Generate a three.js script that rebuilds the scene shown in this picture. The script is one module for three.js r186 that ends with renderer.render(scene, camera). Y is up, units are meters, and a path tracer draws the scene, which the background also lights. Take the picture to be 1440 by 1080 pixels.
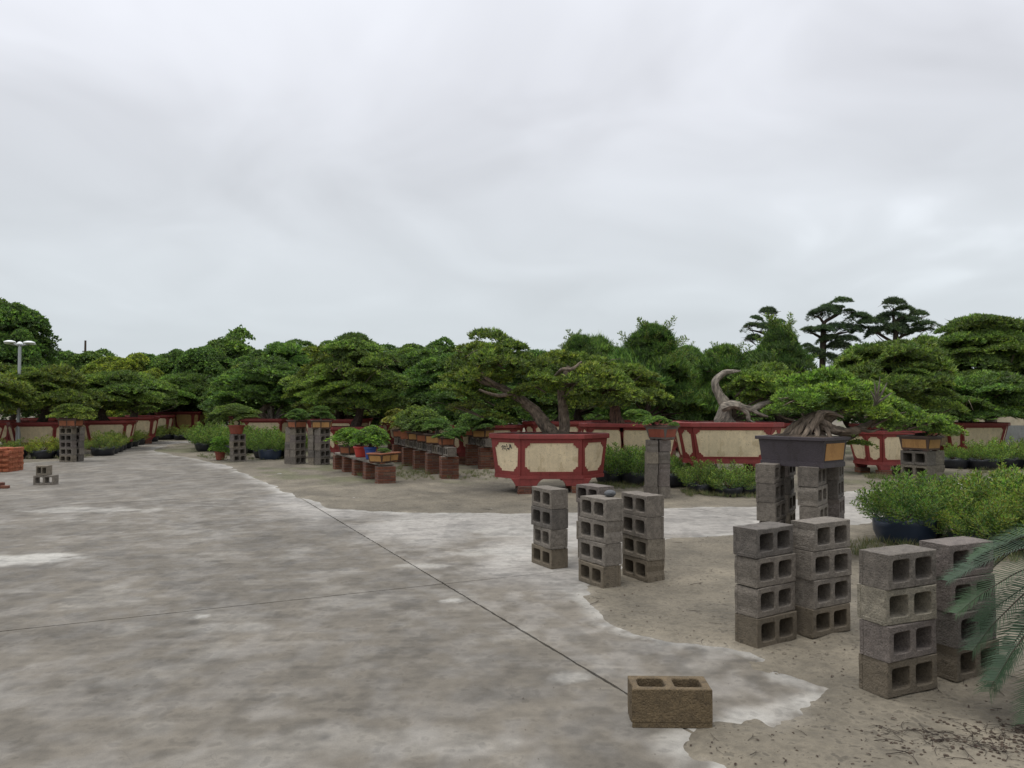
import * as THREE from 'three';
import { mergeGeometries } from 'three/addons/utils/BufferGeometryUtils.js';
import { RoundedBoxGeometry } from 'three/addons/geometries/RoundedBoxGeometry.js';

// ---------------------------------------------------------------- camera, sky, sun, exposure
const scene = new THREE.Scene();
const camera = new THREE.PerspectiveCamera(53.05, 4 / 3, 0.1, 1500);
camera.position.set(0, 1.58, 0);
camera.rotation.set(1.535 * Math.PI / 180, 0, 0);
const renderer = new THREE.WebGLRenderer({ antialias: true });
renderer.toneMapping = THREE.LinearToneMapping;
renderer.toneMappingExposure = 1.0;
renderer.shadowMap.enabled = true;

const TAU = Math.PI * 2, R = (d) => d * Math.PI / 180, clamp = (v, a, b) => Math.min(b, Math.max(a, v));
const smooth = (a, b, v) => { const t = clamp((v - a) / (b - a), 0, 1); return t * t * (3 - 2 * t); };
const lerp = (a, b, t) => a + (b - a) * t;
function rand(seed) { let s = seed | 0; return () => { s = (s + 0x6d2b79f5) | 0; let t = Math.imul(s ^ (s >>> 15), 1 | s); t = (t + Math.imul(t ^ (t >>> 7), 61 | t)) ^ t; return ((t ^ (t >>> 14)) >>> 0) / 4294967296; }; }
const hash = (x, y, z) => { let h = Math.imul(x, 374761393) ^ Math.imul(y, 668265263) ^ Math.imul(z, 2147483647 ^ 0x5bd1e995); h = Math.imul(h ^ (h >>> 13), 1274126177); return ((h ^ (h >>> 16)) >>> 0) / 4294967296; };
function vn(x, y, seed = 0, per = 0) {             // value noise, 0..1, periodic when per > 0
  const xi = Math.floor(x), yi = Math.floor(y), fx = x - xi, fy = y - yi, w = (a) => (per ? ((a % per) + per) % per : a);
  const u = fx * fx * (3 - 2 * fx), v = fy * fy * (3 - 2 * fy);
  return lerp(lerp(hash(w(xi), w(yi), seed), hash(w(xi + 1), w(yi), seed), u), lerp(hash(w(xi), w(yi + 1), seed), hash(w(xi + 1), w(yi + 1), seed), u), v);
}
function fbm(x, y, oct = 4, seed = 0, per = 0) { let a = 0.5, s = 0, n = 0; for (let i = 0; i < oct; i++) { s += a * vn(x, y, seed + i * 17, per); n += a; a *= 0.5; x *= 2; y *= 2; per *= 2; } return s / n; }

{ // overcast sky: one thick cloud deck, a little brighter through its thin places
  const W = 2048, Hh = 1024, d = new Float32Array(W * Hh * 4);
  for (let j = 0; j < Hh; j++) {
    const el = ((j + 0.5) / Hh - 0.5) * Math.PI, sy = Math.sin(el), cy = Math.cos(el);
    for (let i = 0; i < W; i++) {
      const az = ((i + 0.5) / W - 0.5) * TAU, dx = cy * Math.cos(az), dz = cy * Math.sin(az), k = 1 / (Math.max(sy, 0) + 0.16);
      const px = dx * k, pz = dz * k;
      const wx = fbm(px * 0.9 + 3, pz * 0.9, 3, 40) - 0.5, wz = fbm(px * 0.9, pz * 0.9 + 9, 3, 80) - 0.5;
      const n1 = fbm(px * 1.1 + wx * 1.5 + 5, pz * 1.1 + wz * 1.5 + 2, 5, 3), n2 = fbm(px * 3.4 + wx * 3, pz * 2.4 + wz * 3, 5, 21);
      const far = smooth(0.42, 0.02, sy);
      let v = 0.70 * (0.95 + 0.2 * Math.max(0, sy) + 0.95 * sy * sy) + (n1 - 0.5) * 0.36 * (1 - far * 0.85) + (n2 - 0.5) * 0.20 * (1 - far * 0.8);
      v += smooth(0.60, 0.78, n1 * 0.6 + n2 * 0.4) * 0.22 * (1 - far) + far * 0.01;
      const o = (j * W + i) * 4;
      d[o] = v * lerp(0.985, 0.955, far); d[o + 1] = v * lerp(1.012, 1.035, far); d[o + 2] = v * lerp(1.09, 1.085, far); d[o + 3] = 1;
      if (sy < 0) { const g = 1 - smooth(0, -0.05, sy) * 0.6; d[o] *= g; d[o + 1] *= g; d[o + 2] *= g * 0.95; }
    }
  }
  const t = new THREE.DataTexture(d, W, Hh, THREE.RGBAFormat, THREE.FloatType);
  t.mapping = THREE.EquirectangularReflectionMapping; t.magFilter = t.minFilter = THREE.LinearFilter; t.needsUpdate = true;
  scene.background = t; scene.environment = t;
}
const sun = new THREE.DirectionalLight(new THREE.Color(1, 0.97, 0.92), 1.5);
sun.position.set(-6, 40, -8); sun.target.position.set(0, 0, -12);
sun.castShadow = true; sun.shadow.radius = 45; sun.shadow.mapSize.set(4096, 4096);
Object.assign(sun.shadow.camera, { left: -45, right: 45, top: 45, bottom: -45, near: 1, far: 140 });
scene.add(sun, sun.target);

// ---------------------------------------------------------------- helpers
const taken = {};
function numbered(n) { const k = taken[n] = (taken[n] ?? -1) + 1; return k ? `${n}_${String(k).padStart(3, '0')}` : n; }
function tag(o, label, category, group) { o.userData.label = label; o.userData.category = category; if (group) o.userData.group = group; return o; }
function thing(name, label, category, [x, y, z] = [0, 0, 0], turn = 0, group) {
  const o = new THREE.Group(); o.name = numbered(name); o.position.set(x, y, z); o.rotation.y = turn; scene.add(o);
  return tag(o, label, category, group);
}
function mesh(name, geo, mat, parent) {
  const m = new THREE.Mesh(geo, mat); m.name = parent ? name : numbered(name); m.castShadow = m.receiveShadow = true; (parent || scene).add(m); return m;
}
function place(o, x, y, z, rx = 0, ry = 0, rz = 0) { o.position.set(x, y, z); o.rotation.set(rx, ry, rz); return o; }
function boxUV(g, ox = 0, oy = 0) {                 // uv in metres, from the axis each face looks along
  const q = g.index ? g.toNonIndexed() : g, p = q.attributes.position, n = p.count, uv = new Float32Array(n * 2), a = new THREE.Vector3(), b = new THREE.Vector3(), c = new THREE.Vector3();
  for (let i = 0; i < n; i += 3) {
    a.fromBufferAttribute(p, i); b.fromBufferAttribute(p, i + 1).sub(a); c.fromBufferAttribute(p, i + 2).sub(a); b.cross(c);
    const X = Math.abs(b.x), Y = Math.abs(b.y), Z = Math.abs(b.z);
    for (let k = i; k < i + 3; k++) {
      const x = p.getX(k), y = p.getY(k), z = p.getZ(k);
      const [u, v] = X > Y && X > Z ? [z + 0.31, y] : Y > Z ? [x, z + 0.17] : [x, y];
      uv[2 * k] = u + ox; uv[2 * k + 1] = v + oy;
    }
  }
  q.setAttribute('uv', new THREE.BufferAttribute(uv, 2)); return q;
}
const plain = (g) => { const q = g.index ? g.toNonIndexed() : g; for (const k of Object.keys(q.attributes)) if (!['position', 'normal', 'uv'].includes(k)) q.deleteAttribute(k); return q; };
const merge = (list) => mergeGeometries(list.map(plain));
function box(w, h, d, x = 0, y = 0, z = 0, r = 0) { const g = r ? new RoundedBoxGeometry(w, h, d, 1, r) : new THREE.BoxGeometry(w, h, d); g.translate(x, y, z); return g; }
function tex(size, fn, repeat, srgb = true) {       // fn(u, v) -> [r, g, b] in 0..1
  const d = new Uint8Array(size * size * 4);
  for (let j = 0; j < size; j++) for (let i = 0; i < size; i++) { const c = fn(i / size, j / size, i, j), o = (j * size + i) * 4; for (let k = 0; k < 3; k++) d[o + k] = clamp(c[k] ?? c[0], 0, 1) * 255; d[o + 3] = 255; }
  const t = new THREE.DataTexture(d, size, size); t.wrapS = t.wrapT = THREE.RepeatWrapping; t.magFilter = t.minFilter = THREE.LinearFilter;
  if (srgb) t.colorSpace = THREE.SRGBColorSpace; t.repeat.set(repeat, repeat); t.needsUpdate = true; return t;
}
const lin = (r, g, b) => new THREE.Color().setRGB(r, g, b);
const std = (color, o = {}) => new THREE.MeshStandardMaterial({ color, roughness: 0.9, metalness: 0, ...o });
function tube(pts, radial = 9, steps = 24, rough = 0.12, twist = 0, seed = 1, lobes = 4) { // tapered limb through [x, y, z, radius]
  const cv = new THREE.CatmullRomCurve3(pts.map((p) => new THREE.Vector3(p[0], p[1], p[2])), false, 'centripetal');
  const pos = [], uv = [], idx = [], t = new THREE.Vector3(), n = new THREE.Vector3(0.31, 0.1, 0.94), bn = new THREE.Vector3(), c = new THREE.Vector3();
  const N = pts.length - 1, len = cv.getLength();
  for (let i = 0; i <= steps; i++) {
    const s = i / steps; cv.getPoint(s, c); cv.getTangent(s, t); n.addScaledVector(t, -n.dot(t)).normalize(); bn.crossVectors(t, n);
    const k = Math.min(N - 1, Math.floor(s * N)), r = lerp(pts[k][3], pts[k + 1][3], s * N - k);
    for (let j = 0; j <= radial; j++) {
      const a = (j % radial) / radial * TAU, rr = r * (1 + rough * (Math.sin(lobes * a + twist * s * len) + (hash(i, j % radial, seed) - 0.5) * 1.2 + (vn(i * 0.4, seed) - 0.5)));
      pos.push(c.x + (n.x * Math.cos(a) + bn.x * Math.sin(a)) * rr, c.y + (n.y * Math.cos(a) + bn.y * Math.sin(a)) * rr, c.z + (n.z * Math.cos(a) + bn.z * Math.sin(a)) * rr);
      uv.push(j / radial * Math.max(0.12, r * 4), s * len);
    }
  }
  const w = radial + 1;
  for (let i = 0; i < steps; i++) for (let j = 0; j < radial; j++) { const a = i * w + j; idx.push(a, a + 1, a + w, a + 1, a + w + 1, a + w); }
  const e = pos.length / 3; c.copy(cv.getPoint(1)); pos.push(c.x, c.y, c.z); uv.push(0, len); for (let j = 0; j < radial; j++) idx.push(steps * w + j, steps * w + j + 1, e);
  const g = new THREE.BufferGeometry(); g.setAttribute('position', new THREE.Float32BufferAttribute(pos, 3)); g.setAttribute('uv', new THREE.Float32BufferAttribute(uv, 2)); g.setIndex(idx); g.computeVertexNormals(); return g;
}

// ---------------------------------------------------------------- materials
const grit = tex(512, (u, v, i, j) => { const s = hash(i, j, 5), n = fbm(u * 16, v * 16, 4, 2, 16), m = fbm(u * 64, v * 64, 2, 9, 64); let c = 0.80 + (n - 0.5) * 0.26 + (m - 0.5) * 0.30 + (s - 0.5) * 0.14; if (m > 0.74) c -= 0.2; return [c, c * 0.992, c * 0.98]; }, 1 / 0.45);
const gritBump = tex(512, (u, v, i, j) => { const m = fbm(u * 60, v * 60, 3, 12, 60); return [clamp(m * 1.1 - (m < 0.3 ? 0.35 : 0) + (hash(i, j, 3) - 0.5) * 0.2, 0, 1)]; }, 1 / 0.45, false);
const slabMap = tex(2048, (u, v, i, j) => { const n = fbm(u * 9, v * 9, 4, 1, 9), m = fbm(u * 76, v * 76, 3, 7, 76), s = hash(i, j, 1), st = fbm(u * 12 + v * 8, v * 90, 2, 33, 0), f = fbm(u * 7, v * 7, 4, 201, 7); let c = 0.85 + (n - 0.5) * 0.20 + (m - 0.5) * 0.22 + (s - 0.5) * 0.09 + (st - 0.5) * 0.10; c -= smooth(0.62, 0.80, m) * 0.12; c -= smooth(0.50, 0.72, fbm(u * 26, v * 26, 4, 211, 26)) * 0.09; if (Math.abs(f - 0.5) < 0.0011 && n > 0.56) c -= 0.06; if (s > 0.9965) c -= 0.25; return [c, c * 0.992, c * 0.975]; }, 1 / 5.2);
const slabBump = tex(1024, (u, v, i, j) => [clamp(fbm(u * 9, v * 9, 4, 4, 9) * 0.5 + fbm(u * 90, v * 90, 3, 14, 90) * 0.5, 0, 1)], 1 / 2.6, false);
const mudMap = tex(1024, (u, v, i, j) => { const n = fbm(u * 6, v * 6, 5, 51, 6), m = fbm(u * 50, v * 50, 4, 57, 50), s = hash(i, j, 8); let c = 0.82 + (n - 0.5) * 0.24 + (m - 0.5) * 0.26 + (s - 0.5) * 0.10; c -= smooth(0.64, 0.80, m) * 0.22; return [c, c * 0.985, c * 0.96]; }, 1 / 1.9);
const mudBump = tex(1024, (u, v, i, j) => { const r = Math.abs(fbm(u * 14, v * 14, 4, 61, 14) - 0.5) * 2; return [clamp(0.55 * (1 - r) + fbm(u * 70, v * 70, 3, 66, 70) * 0.45, 0, 1)]; }, 1 / 1.9, false);
const barkMap = tex(256, (u, v) => { const n = fbm(u * 22, v * 5, 4, 71, 0), m = fbm(u * 60, v * 8, 2, 75, 0); const c = 0.72 + (n - 0.5) * 0.7 + (m - 0.5) * 0.3; return [c, c * 0.97, c * 0.93]; }, 3);
const barkBump = tex(256, (u, v) => [fbm(u * 26, v * 5, 4, 71, 0)], 3, false);
const paintMap = tex(512, (u, v, i, j) => { const n = fbm(u * 8, v * 8, 5, 91, 8), st = fbm(u * 40, v * 4, 3, 95, 40), m = fbm(u * 70, v * 70, 2, 97, 70); const c = 0.93 + (n - 0.5) * 0.16 + (st - 0.5) * 0.06 + (m - 0.5) * 0.10 - (m > 0.76 ? 0.15 : 0); const so = smooth(0.60, 0.68, fbm(u * 14, v * 7, 4, 99, 0)) * 0.06; return [c - so, c * 0.985 - so * 1.15, c * 0.96 - so * 1.4]; }, 1 / 1.3);
const M = {
  slab: std(lin(1, 1, 1), { vertexColors: true, map: slabMap, bumpMap: slabBump, bumpScale: 0.004, roughness: 0.82 }),
  mud: std(lin(1, 1, 1), { vertexColors: true, map: mudMap, bumpMap: mudBump, bumpScale: 0.022, roughness: 0.95 }),
  block: [[0.262, 0.228, 0.188], [0.215, 0.188, 0.158], [0.30, 0.258, 0.198], [0.24, 0.204, 0.18], [0.185, 0.164, 0.142], [0.29, 0.256, 0.214]].map((c) => std(lin(...c), { map: grit, bumpMap: gritBump, bumpScale: 0.0035 })),
  blockMuddy: std(lin(0.215, 0.180, 0.132), { map: mudMap, bumpMap: gritBump, bumpScale: 0.004 }),
  blockPale: std(lin(0.36, 0.325, 0.25), { map: grit, bumpMap: gritBump, bumpScale: 0.0035 }),
  blockBrown: std(lin(0.20, 0.145, 0.078), { map: grit, bumpMap: gritBump, bumpScale: 0.0045 }),
  brick: [[0.27, 0.105, 0.062], [0.24, 0.088, 0.052], [0.31, 0.125, 0.07], [0.21, 0.09, 0.062], [0.27, 0.15, 0.10]].map((c) => std(lin(...c), { map: grit, bumpMap: gritBump, bumpScale: 0.003 })),
  orangeBrick: [[0.52, 0.16, 0.07], [0.46, 0.13, 0.06], [0.55, 0.19, 0.09]].map((c) => std(lin(...c), { map: grit, bumpMap: gritBump, bumpScale: 0.002 })),
  mortar: std(lin(0.26, 0.235, 0.20), { map: grit, bumpMap: gritBump, bumpScale: 0.004 }),
  red: std(lin(0.255, 0.040, 0.035), { map: paintMap, bumpMap: gritBump, bumpScale: 0.001, roughness: 0.62 }),
  cream: std(lin(0.82, 0.70, 0.485), { map: paintMap, bumpMap: gritBump, bumpScale: 0.0015, roughness: 0.8 }),
  ochrePaint: std(lin(0.58, 0.40, 0.17), { map: paintMap, roughness: 0.8 }),
  ochre: std(lin(0.46, 0.25, 0.085), { map: paintMap, roughness: 0.7 }),
  clay: std(lin(0.34, 0.12, 0.055), { map: paintMap, roughness: 0.75 }),
  clayRed: std(lin(0.30, 0.075, 0.045), { map: paintMap, roughness: 0.6 }),
  darkPot: std(lin(0.058, 0.047, 0.056), { map: paintMap, bumpMap: gritBump, bumpScale: 0.0015, roughness: 0.55 }),
  brownGlaze: std(lin(0.085, 0.045, 0.030), { map: paintMap, roughness: 0.45 }),
  greyGlaze: std(lin(0.14, 0.125, 0.115), { map: paintMap, roughness: 0.5 }),
  redPlastic: std(lin(0.48, 0.045, 0.035), { roughness: 0.45 }),
  bluePlastic: std(lin(0.03, 0.07, 0.28), { roughness: 0.45 }),
  soil: std(lin(0.10, 0.075, 0.055), { map: mudMap, bumpMap: mudBump, bumpScale: 0.02, roughness: 1 }),
  bag: std(lin(0.017, 0.019, 0.024), { roughness: 0.42 }),
  bagBlue: std(lin(0.022, 0.035, 0.062), { roughness: 0.4 }),
  bark: std(lin(0.30, 0.245, 0.195), { map: barkMap, bumpMap: barkBump, bumpScale: 0.012 }),
  barkDark: std(lin(0.115, 0.085, 0.066), { map: barkMap, bumpMap: barkBump, bumpScale: 0.012 }),
  barkRed: std(lin(0.20, 0.115, 0.08), { map: barkMap, bumpMap: barkBump, bumpScale: 0.012 }),
  deadwood: std(lin(0.40, 0.37, 0.325), { map: barkMap, bumpMap: barkBump, bumpScale: 0.01 }),
  leaf: new THREE.MeshPhysicalMaterial({ color: lin(1, 1, 1), vertexColors: true, roughness: 0.9, transmission: 0.3, thickness: 0 }),
  metal: std(lin(0.42, 0.43, 0.43), { roughness: 0.45, metalness: 0.6 }),
  whitePaint: std(lin(0.78, 0.79, 0.78), { roughness: 0.5 }),
  wall: std(lin(0.55, 0.49, 0.37), { map: paintMap, roughness: 0.9 }),
  wallBase: std(lin(0.24, 0.255, 0.255), { map: paintMap, roughness: 0.9 }),
  stone: std(lin(0.17, 0.18, 0.19), { map: grit, bumpMap: gritBump, bumpScale: 0.004 }),
  plank: std(lin(0.30, 0.265, 0.22), { map: grit, bumpMap: gritBump, bumpScale: 0.003 }),
  straw: std(lin(0.34, 0.29, 0.155), { roughness: 1 }),
};

// ---------------------------------------------------------------- ground: mud washed over a concrete yard
const yard = [[1.2, 4], [0.9, -2.2], [0.87, -3.35], [0.84, -3.6], [1.07, -3.79], [1.45, -3.98], [1.70, -4.18], [1.77, -4.32], [1.62, -4.55], [1.49, -4.86], [1.1, -5.17], [0.72, -5.66], [0.64, -6.3], [0.66, -6.75], [1.0, -7.3], [1.5, -8.5], [1.9, -9.15], [2.97, -9.45], [4.6, -10.1], [7.2, -12.3], [9.5, -14.1], [16, -18.4], [30, -26], [30, -29], [15.5, -20.5], [11.4, -17.3], [8.7, -15.5], [6.4, -14.3], [3.8, -12.05], [2.44, -11.85], [0.3, -11.25], [-1.76, -11.25], [-2.75, -11.75], [-3.4, -12.8], [-4.84, -15.4], [-7.2, -19.6], [-8.9, -22.2], [-11.0, -24.6], [-12.6, -27.0], [-13.0, -28.6], [-13.6, -31], [-13.2, -33.2], [-15.6, -33.6], [-15.4, -31], [-13.9, -26.5], [-12.7, -23.4], [-12.55, -22.2], [-13.0, -21.0], [-13.6, -20.2], [-17, -19.4], [-40, -17], [-40, 4]];
function yardDistance(x, z) {                       // metres to the yard's edge, negative on the concrete
  let d = 1e9, inside = false;
  for (let i = 0, j = yard.length - 1; i < yard.length; j = i++) {
    const [ax, az] = yard[j], [bx, bz] = yard[i], ex = bx - ax, ez = bz - az, t = clamp(((x - ax) * ex + (z - az) * ez) / (ex * ex + ez * ez), 0, 1);
    const qx = x - ax - ex * t, qz = z - az - ez * t; d = Math.min(d, qx * qx + qz * qz);
    if ((az > z) !== (bz > z) && x < ax + ex * (z - az) / ez) inside = !inside;
  }
  return inside ? -Math.sqrt(d) : Math.sqrt(d);
}
function edge(x, z) { const s = yardDistance(x, z); return s + (fbm(x * 2.2, z * 2.2, 3, 5) - 0.5) * 0.34 + (fbm(x * 11, z * 11, 3, 15) - 0.5) * 0.10; }
function groundY(x, z, s = edge(x, z)) {
  const open = smooth(0, 0.9, s), far = Math.hypot(x, z);
  return clamp(s * 0.10, -0.05, 0.008) + smooth(0, 1.6, s) * 0.022 + open * ((fbm(x * 1.3, z * 1.3, 3, 25) - 0.5) * 0.05 + (far < 25 ? (fbm(x * 6, z * 6, 3, 35) - 0.5) * 0.030 : 0));
}
{
  const ang = []; for (let a = -180; a < -42; a += 6) ang.push(a); for (let a = -42; a < 42; a += 0.19) ang.push(a); for (let a = 42; a <= 180; a += 6) ang.push(a);
  const rad = [0.4]; while (rad[rad.length - 1] < 480) { const r = rad[rad.length - 1]; rad.push(r * (r < 2.6 ? 1.15 : r < 16 ? 1.0075 : r < 40 ? 1.016 : 1.09)); }
  const pos = [], col = [], uv = [], idx = [], w = ang.length;
  for (const r of rad) for (const a of ang) {
    const x = Math.sin(R(a)) * r, z = -Math.cos(R(a)) * r, s = r < 60 ? edge(x, z) : 5, y = groundY(x, z, s);
    pos.push(x, y, z); uv.push(x, z);
    const n = fbm(x * 0.8, z * 0.8, 4, 44), m = fbm(x * 3.5, z * 3.5, 3, 47), moss = smooth(0.55, 0.66, fbm(x * 0.9 + 4, z * 0.9, 4, 49)) * smooth(-14.5, -16, z) * 0.6;
    const moist = smooth(0.50, 0.62, n) * 0.16, k = (0.90 + (m - 0.5) * 0.36) * (1 - moist), dry = smooth(0.10, 0.0, s) * 0.05 * smooth(0.35, 0.6, m);
    col.push(lerp(0.285 * k + dry, 0.13, moss), lerp(0.254 * k + dry, 0.145, moss), lerp(0.196 * k + dry, 0.06, moss));
  }
  for (let i = 0; i < rad.length - 1; i++) for (let j = 0; j < w - 1; j++) { const a = i * w + j; idx.push(a, a + 1, a + w, a + 1, a + w + 1, a + w); }
  const g = new THREE.BufferGeometry(); g.setAttribute('position', new THREE.Float32BufferAttribute(pos, 3)); g.setAttribute('color', new THREE.Float32BufferAttribute(col, 3)); g.setAttribute('uv', new THREE.Float32BufferAttribute(uv, 2)); g.setIndex(idx); g.computeVertexNormals();
  mesh('ground', g, M.mud).userData.kind = 'structure';
}
{ // concrete slabs poured side by side, with open joints between them
  const U = [0.9015, -0.4327], V = [0.4306, 0.9026], O = [-0.6, -6.83];
  const dust = [[-4.95, -7.9, 0.55, 0.30, 1.0], [-0.48, -6.25, 0.10, 0.07, 1], [-2.30, -5.78, 0.07, 0.06, 1], [-2.05, -5.5, 0.3, 0.12, 0.35], [-0.9, -7.6, 0.28, 0.10, 0.6], [-6.4, -11.6, 0.9, 0.3, 0.6], [0.3, -4.5, 0.16, 0.08, 0.6], [-0.6, -3.65, 0.5, 0.18, 0.28], [-1.3, -3.5, 0.3, 0.1, 0.2], [-0.1, -8.3, 0.5, 0.18, 0.5], [0.4, -9.6, 0.9, 0.35, 0.4]];
  const yardGroup = new THREE.Group(); yardGroup.name = numbered('concrete_yard'); yardGroup.userData.kind = 'structure'; scene.add(yardGroup);
  const us = [-30, -18, -9.5, 0, 5.2, 14, 32], vs = [-34, -26, -19.5, -15.2, -11.4, -7.6, -3.8, 0, 4.0, 12];
  us.slice(0, -1).forEach((u0, a) => vs.slice(0, -1).forEach((v0, b) => {
    const u1 = us[a + 1], v1 = vs[b + 1], near = u0 >= -9.5 && u1 <= 5.3 && v0 >= -7.6 && v1 <= 4.1, mid = u0 >= -18 && u1 <= 14 && v0 >= -19.5, st = near ? 0.045 : mid ? 0.16 : 0.6;
    const nu = Math.ceil((u1 - u0) / st), nv = Math.ceil((v1 - v0) / st), pos = [], col = [], uv = [], idx = [], lift = (hash(a, b, 6) - 0.5) * 0.003, tone = 1 + (hash(a, b, 9) - 0.5) * 0.08 + (u0 >= 0 ? 0.26 : v0 < -3.9 ? 0.12 : -0.08);  // farther slabs lighter: brighter light with distance from the camera, painted into tone
    let seen = false;
    for (let j = 0; j <= nv; j++) for (let i = 0; i <= nu; i++) {
      let u = lerp(u0, u1, i / nu), v = lerp(v0, v1, j / nv); const ou = u, ov = v;
      if (i === 0) u += 0.005 + 0.008 * hash(a, j + b * 999, 2); if (i === nu) u -= 0.005 + 0.008 * hash(a + 1, j + b * 999, 4); if (j === 0) v += 0.002 + 0.004 * hash(i + a * 999, b, 7); if (j === nv) v -= 0.002 + 0.004 * hash(i + a * 999, b + 1, 8);
      const x = O[0] + U[0] * u + V[0] * v, z = O[1] + U[1] * u + V[1] * v, s = edge(x, z); if (s < 0.5) seen = true;
      pos.push(x, lift, z); uv.push(x, z);
      const n = fbm(x * 0.45, z * 0.45, 4, 101), m = fbm(x * 1.7, z * 1.7, 5, 107), p = fbm(x * 7, z * 7, 4, 111);
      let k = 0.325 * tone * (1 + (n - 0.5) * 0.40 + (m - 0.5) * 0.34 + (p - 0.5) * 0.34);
      let r = k * 1.06, g = k * 1.005, bl = k * 0.925;
      const wash = fbm(x * 0.55 + 7, z * 0.55, 5, 121) + 0.46 * smooth(1.4, -1.0, x * 0.8 - (z + 5.5) * 0.45), silt = smooth(0.50, 0.70, wash) * (0.55 + 0.45 * smooth(0.3, 0.6, p));
      r = lerp(r, 0.178, silt * 0.88); g = lerp(g, 0.155, silt * 0.88); bl = lerp(bl, 0.120, silt * 0.88);
      let d = 0; for (const [dx, dz, rx, rz, q] of dust) { const e = Math.hypot((x - dx) / rx, (z - dz) / rz); d = Math.max(d, q * smooth(1.25, 0.75, e + (fbm(x * 5, z * 5, 4, 131) - 0.5) * 1.5)); }
      d = Math.max(d, smooth(0.22, 0.03, -s) * smooth(0.34, 0.50, fbm(x * 5, z * 5, 4, 141)) * 0.8, smooth(0.60, 0.72, fbm(x * 2.6, z * 2.6, 5, 151)) * 0.22);
      r = lerp(r, 0.56, d * 0.8); g = lerp(g, 0.545, d * 0.8); bl = lerp(bl, 0.505, d * 0.8);
      col.push(r, g, bl);
    }
    if (!seen) return;
    const w = nu + 1; for (let j = 0; j < nv; j++) for (let i = 0; i < nu; i++) { const q = j * w + i; idx.push(q, q + w, q + 1, q + 1, q + w, q + w + 1); }
    // skirt: the slab's own edge, 10 cm deep
    const ring = []; for (let i = 0; i < nu; i++) ring.push(i); for (let j = 0; j < nv; j++) ring.push(j * w + nu); for (let i = nu; i > 0; i--) ring.push(nv * w + i); for (let j = nv; j > 0; j--) ring.push(j * w);
    const s0 = pos.length / 3; for (const q of ring) { for (const [dy] of [[0], [-0.1]]) { pos.push(pos[3 * q], pos[3 * q + 1] + dy, pos[3 * q + 2]); col.push(col[3 * q], col[3 * q + 1], col[3 * q + 2]); uv.push(uv[2 * q], uv[2 * q + 1] + dy); } }
    for (let q = 0; q < ring.length; q++) { const A = s0 + 2 * q, B = s0 + 2 * ((q + 1) % ring.length); idx.push(A, B, A + 1, B, B + 1, A + 1); }
    const g = new THREE.BufferGeometry(); g.setAttribute('position', new THREE.Float32BufferAttribute(pos, 3)); g.setAttribute('color', new THREE.Float32BufferAttribute(col, 3)); g.setAttribute('uv', new THREE.Float32BufferAttribute(uv, 2)); g.setIndex(idx); g.computeVertexNormals();
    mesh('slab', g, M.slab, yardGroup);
  }));
}
console.log('ground done');

// ---------------------------------------------------------------- hollow concrete blocks: every block in a stack is a thing
const BL = 0.39, BH = 0.19, BD = 0.19;
function blockGeo(seed, through, lip = true) {
  const r = rand(seed * 77 + 5), j = (k) => (r() - 0.5) * 2 * k, shape = new THREE.Shape(), pts = [], n = 7, m = 4, hx = BL / 2 - 0.004, hy = BH / 2 - 0.004;
  for (let i = 0; i < n; i++) pts.push([lerp(-hx, hx, i / n), -hy]); for (let i = 0; i < m; i++) pts.push([hx, lerp(-hy, hy, i / m)]);
  for (let i = 0; i < n; i++) pts.push([lerp(hx, -hx, i / n), hy]); for (let i = 0; i < m; i++) pts.push([-hx, lerp(hy, -hy, i / m)]);
  const out = pts.map(([x, y]) => new THREE.Vector2(x + j(0.0015), y + (Math.abs(y) < hy ? j(0.0015) : -Math.sign(y) * r() * 0.0015)));
  const chip = Math.floor(r() * out.length); if (r() < 0.7) out[chip].multiplyScalar(0.955); if (r() < 0.5) out[Math.floor(r() * out.length)].multiplyScalar(0.965);
  shape.setFromPoints(out);
  for (const cx of [-0.0895, 0.0895]) {
    const w = 0.071 + j(0.002), h = 0.0625 + j(0.002), c = 0.026 + j(0.004), p = new THREE.Path(), x = cx + j(0.002), y = j(0.002);
    p.moveTo(x - w + c, y - h); p.lineTo(x + w - c, y - h); p.quadraticCurveTo(x + w, y - h, x + w, y - h + c); p.lineTo(x + w, y + h - c); p.quadraticCurveTo(x + w, y + h, x + w - c, y + h); p.lineTo(x - w + c, y + h); p.quadraticCurveTo(x - w, y + h, x - w, y + h - c); p.lineTo(x - w, y - h + c); p.quadraticCurveTo(x - w, y - h, x - w + c, y - h);
    shape.holes.push(p);
  }
  const back = through ? 0 : 0.026, g = new THREE.ExtrudeGeometry(shape, { depth: BD - back - 0.008, bevelEnabled: true, bevelSize: 0.004, bevelThickness: 0.004, bevelSegments: 1, curveSegments: 4 });
  g.translate(0, 0, -BD / 2 + back + 0.004);
  const list = [g];
  if (!through) { const s2 = new THREE.Shape(); s2.setFromPoints(out); const b = new THREE.ExtrudeGeometry(s2, { depth: back - 0.006, bevelEnabled: true, bevelSize: 0.003, bevelThickness: 0.003, bevelSegments: 1 }); b.translate(0, 0, -BD / 2 + 0.003); list.push(b); }
  if (lip && r() < 0.72) list.push(box(BL + 0.003, 0.022, BD - 0.03 - back, 0, (r() < 0.7 ? -1 : 1) * (BH / 2 - 0.0125), back / 2, 0.003)); // the mould's lip along one edge
  return boxUV(merge(list), r() * 3, r() * 3);
}
const BG = Array.from({ length: 12 }, (_, i) => blockGeo(i + 1, false)), BT = [blockGeo(31, true), blockGeo(32, true), blockGeo(33, true)];
const br = rand(4242);
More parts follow.
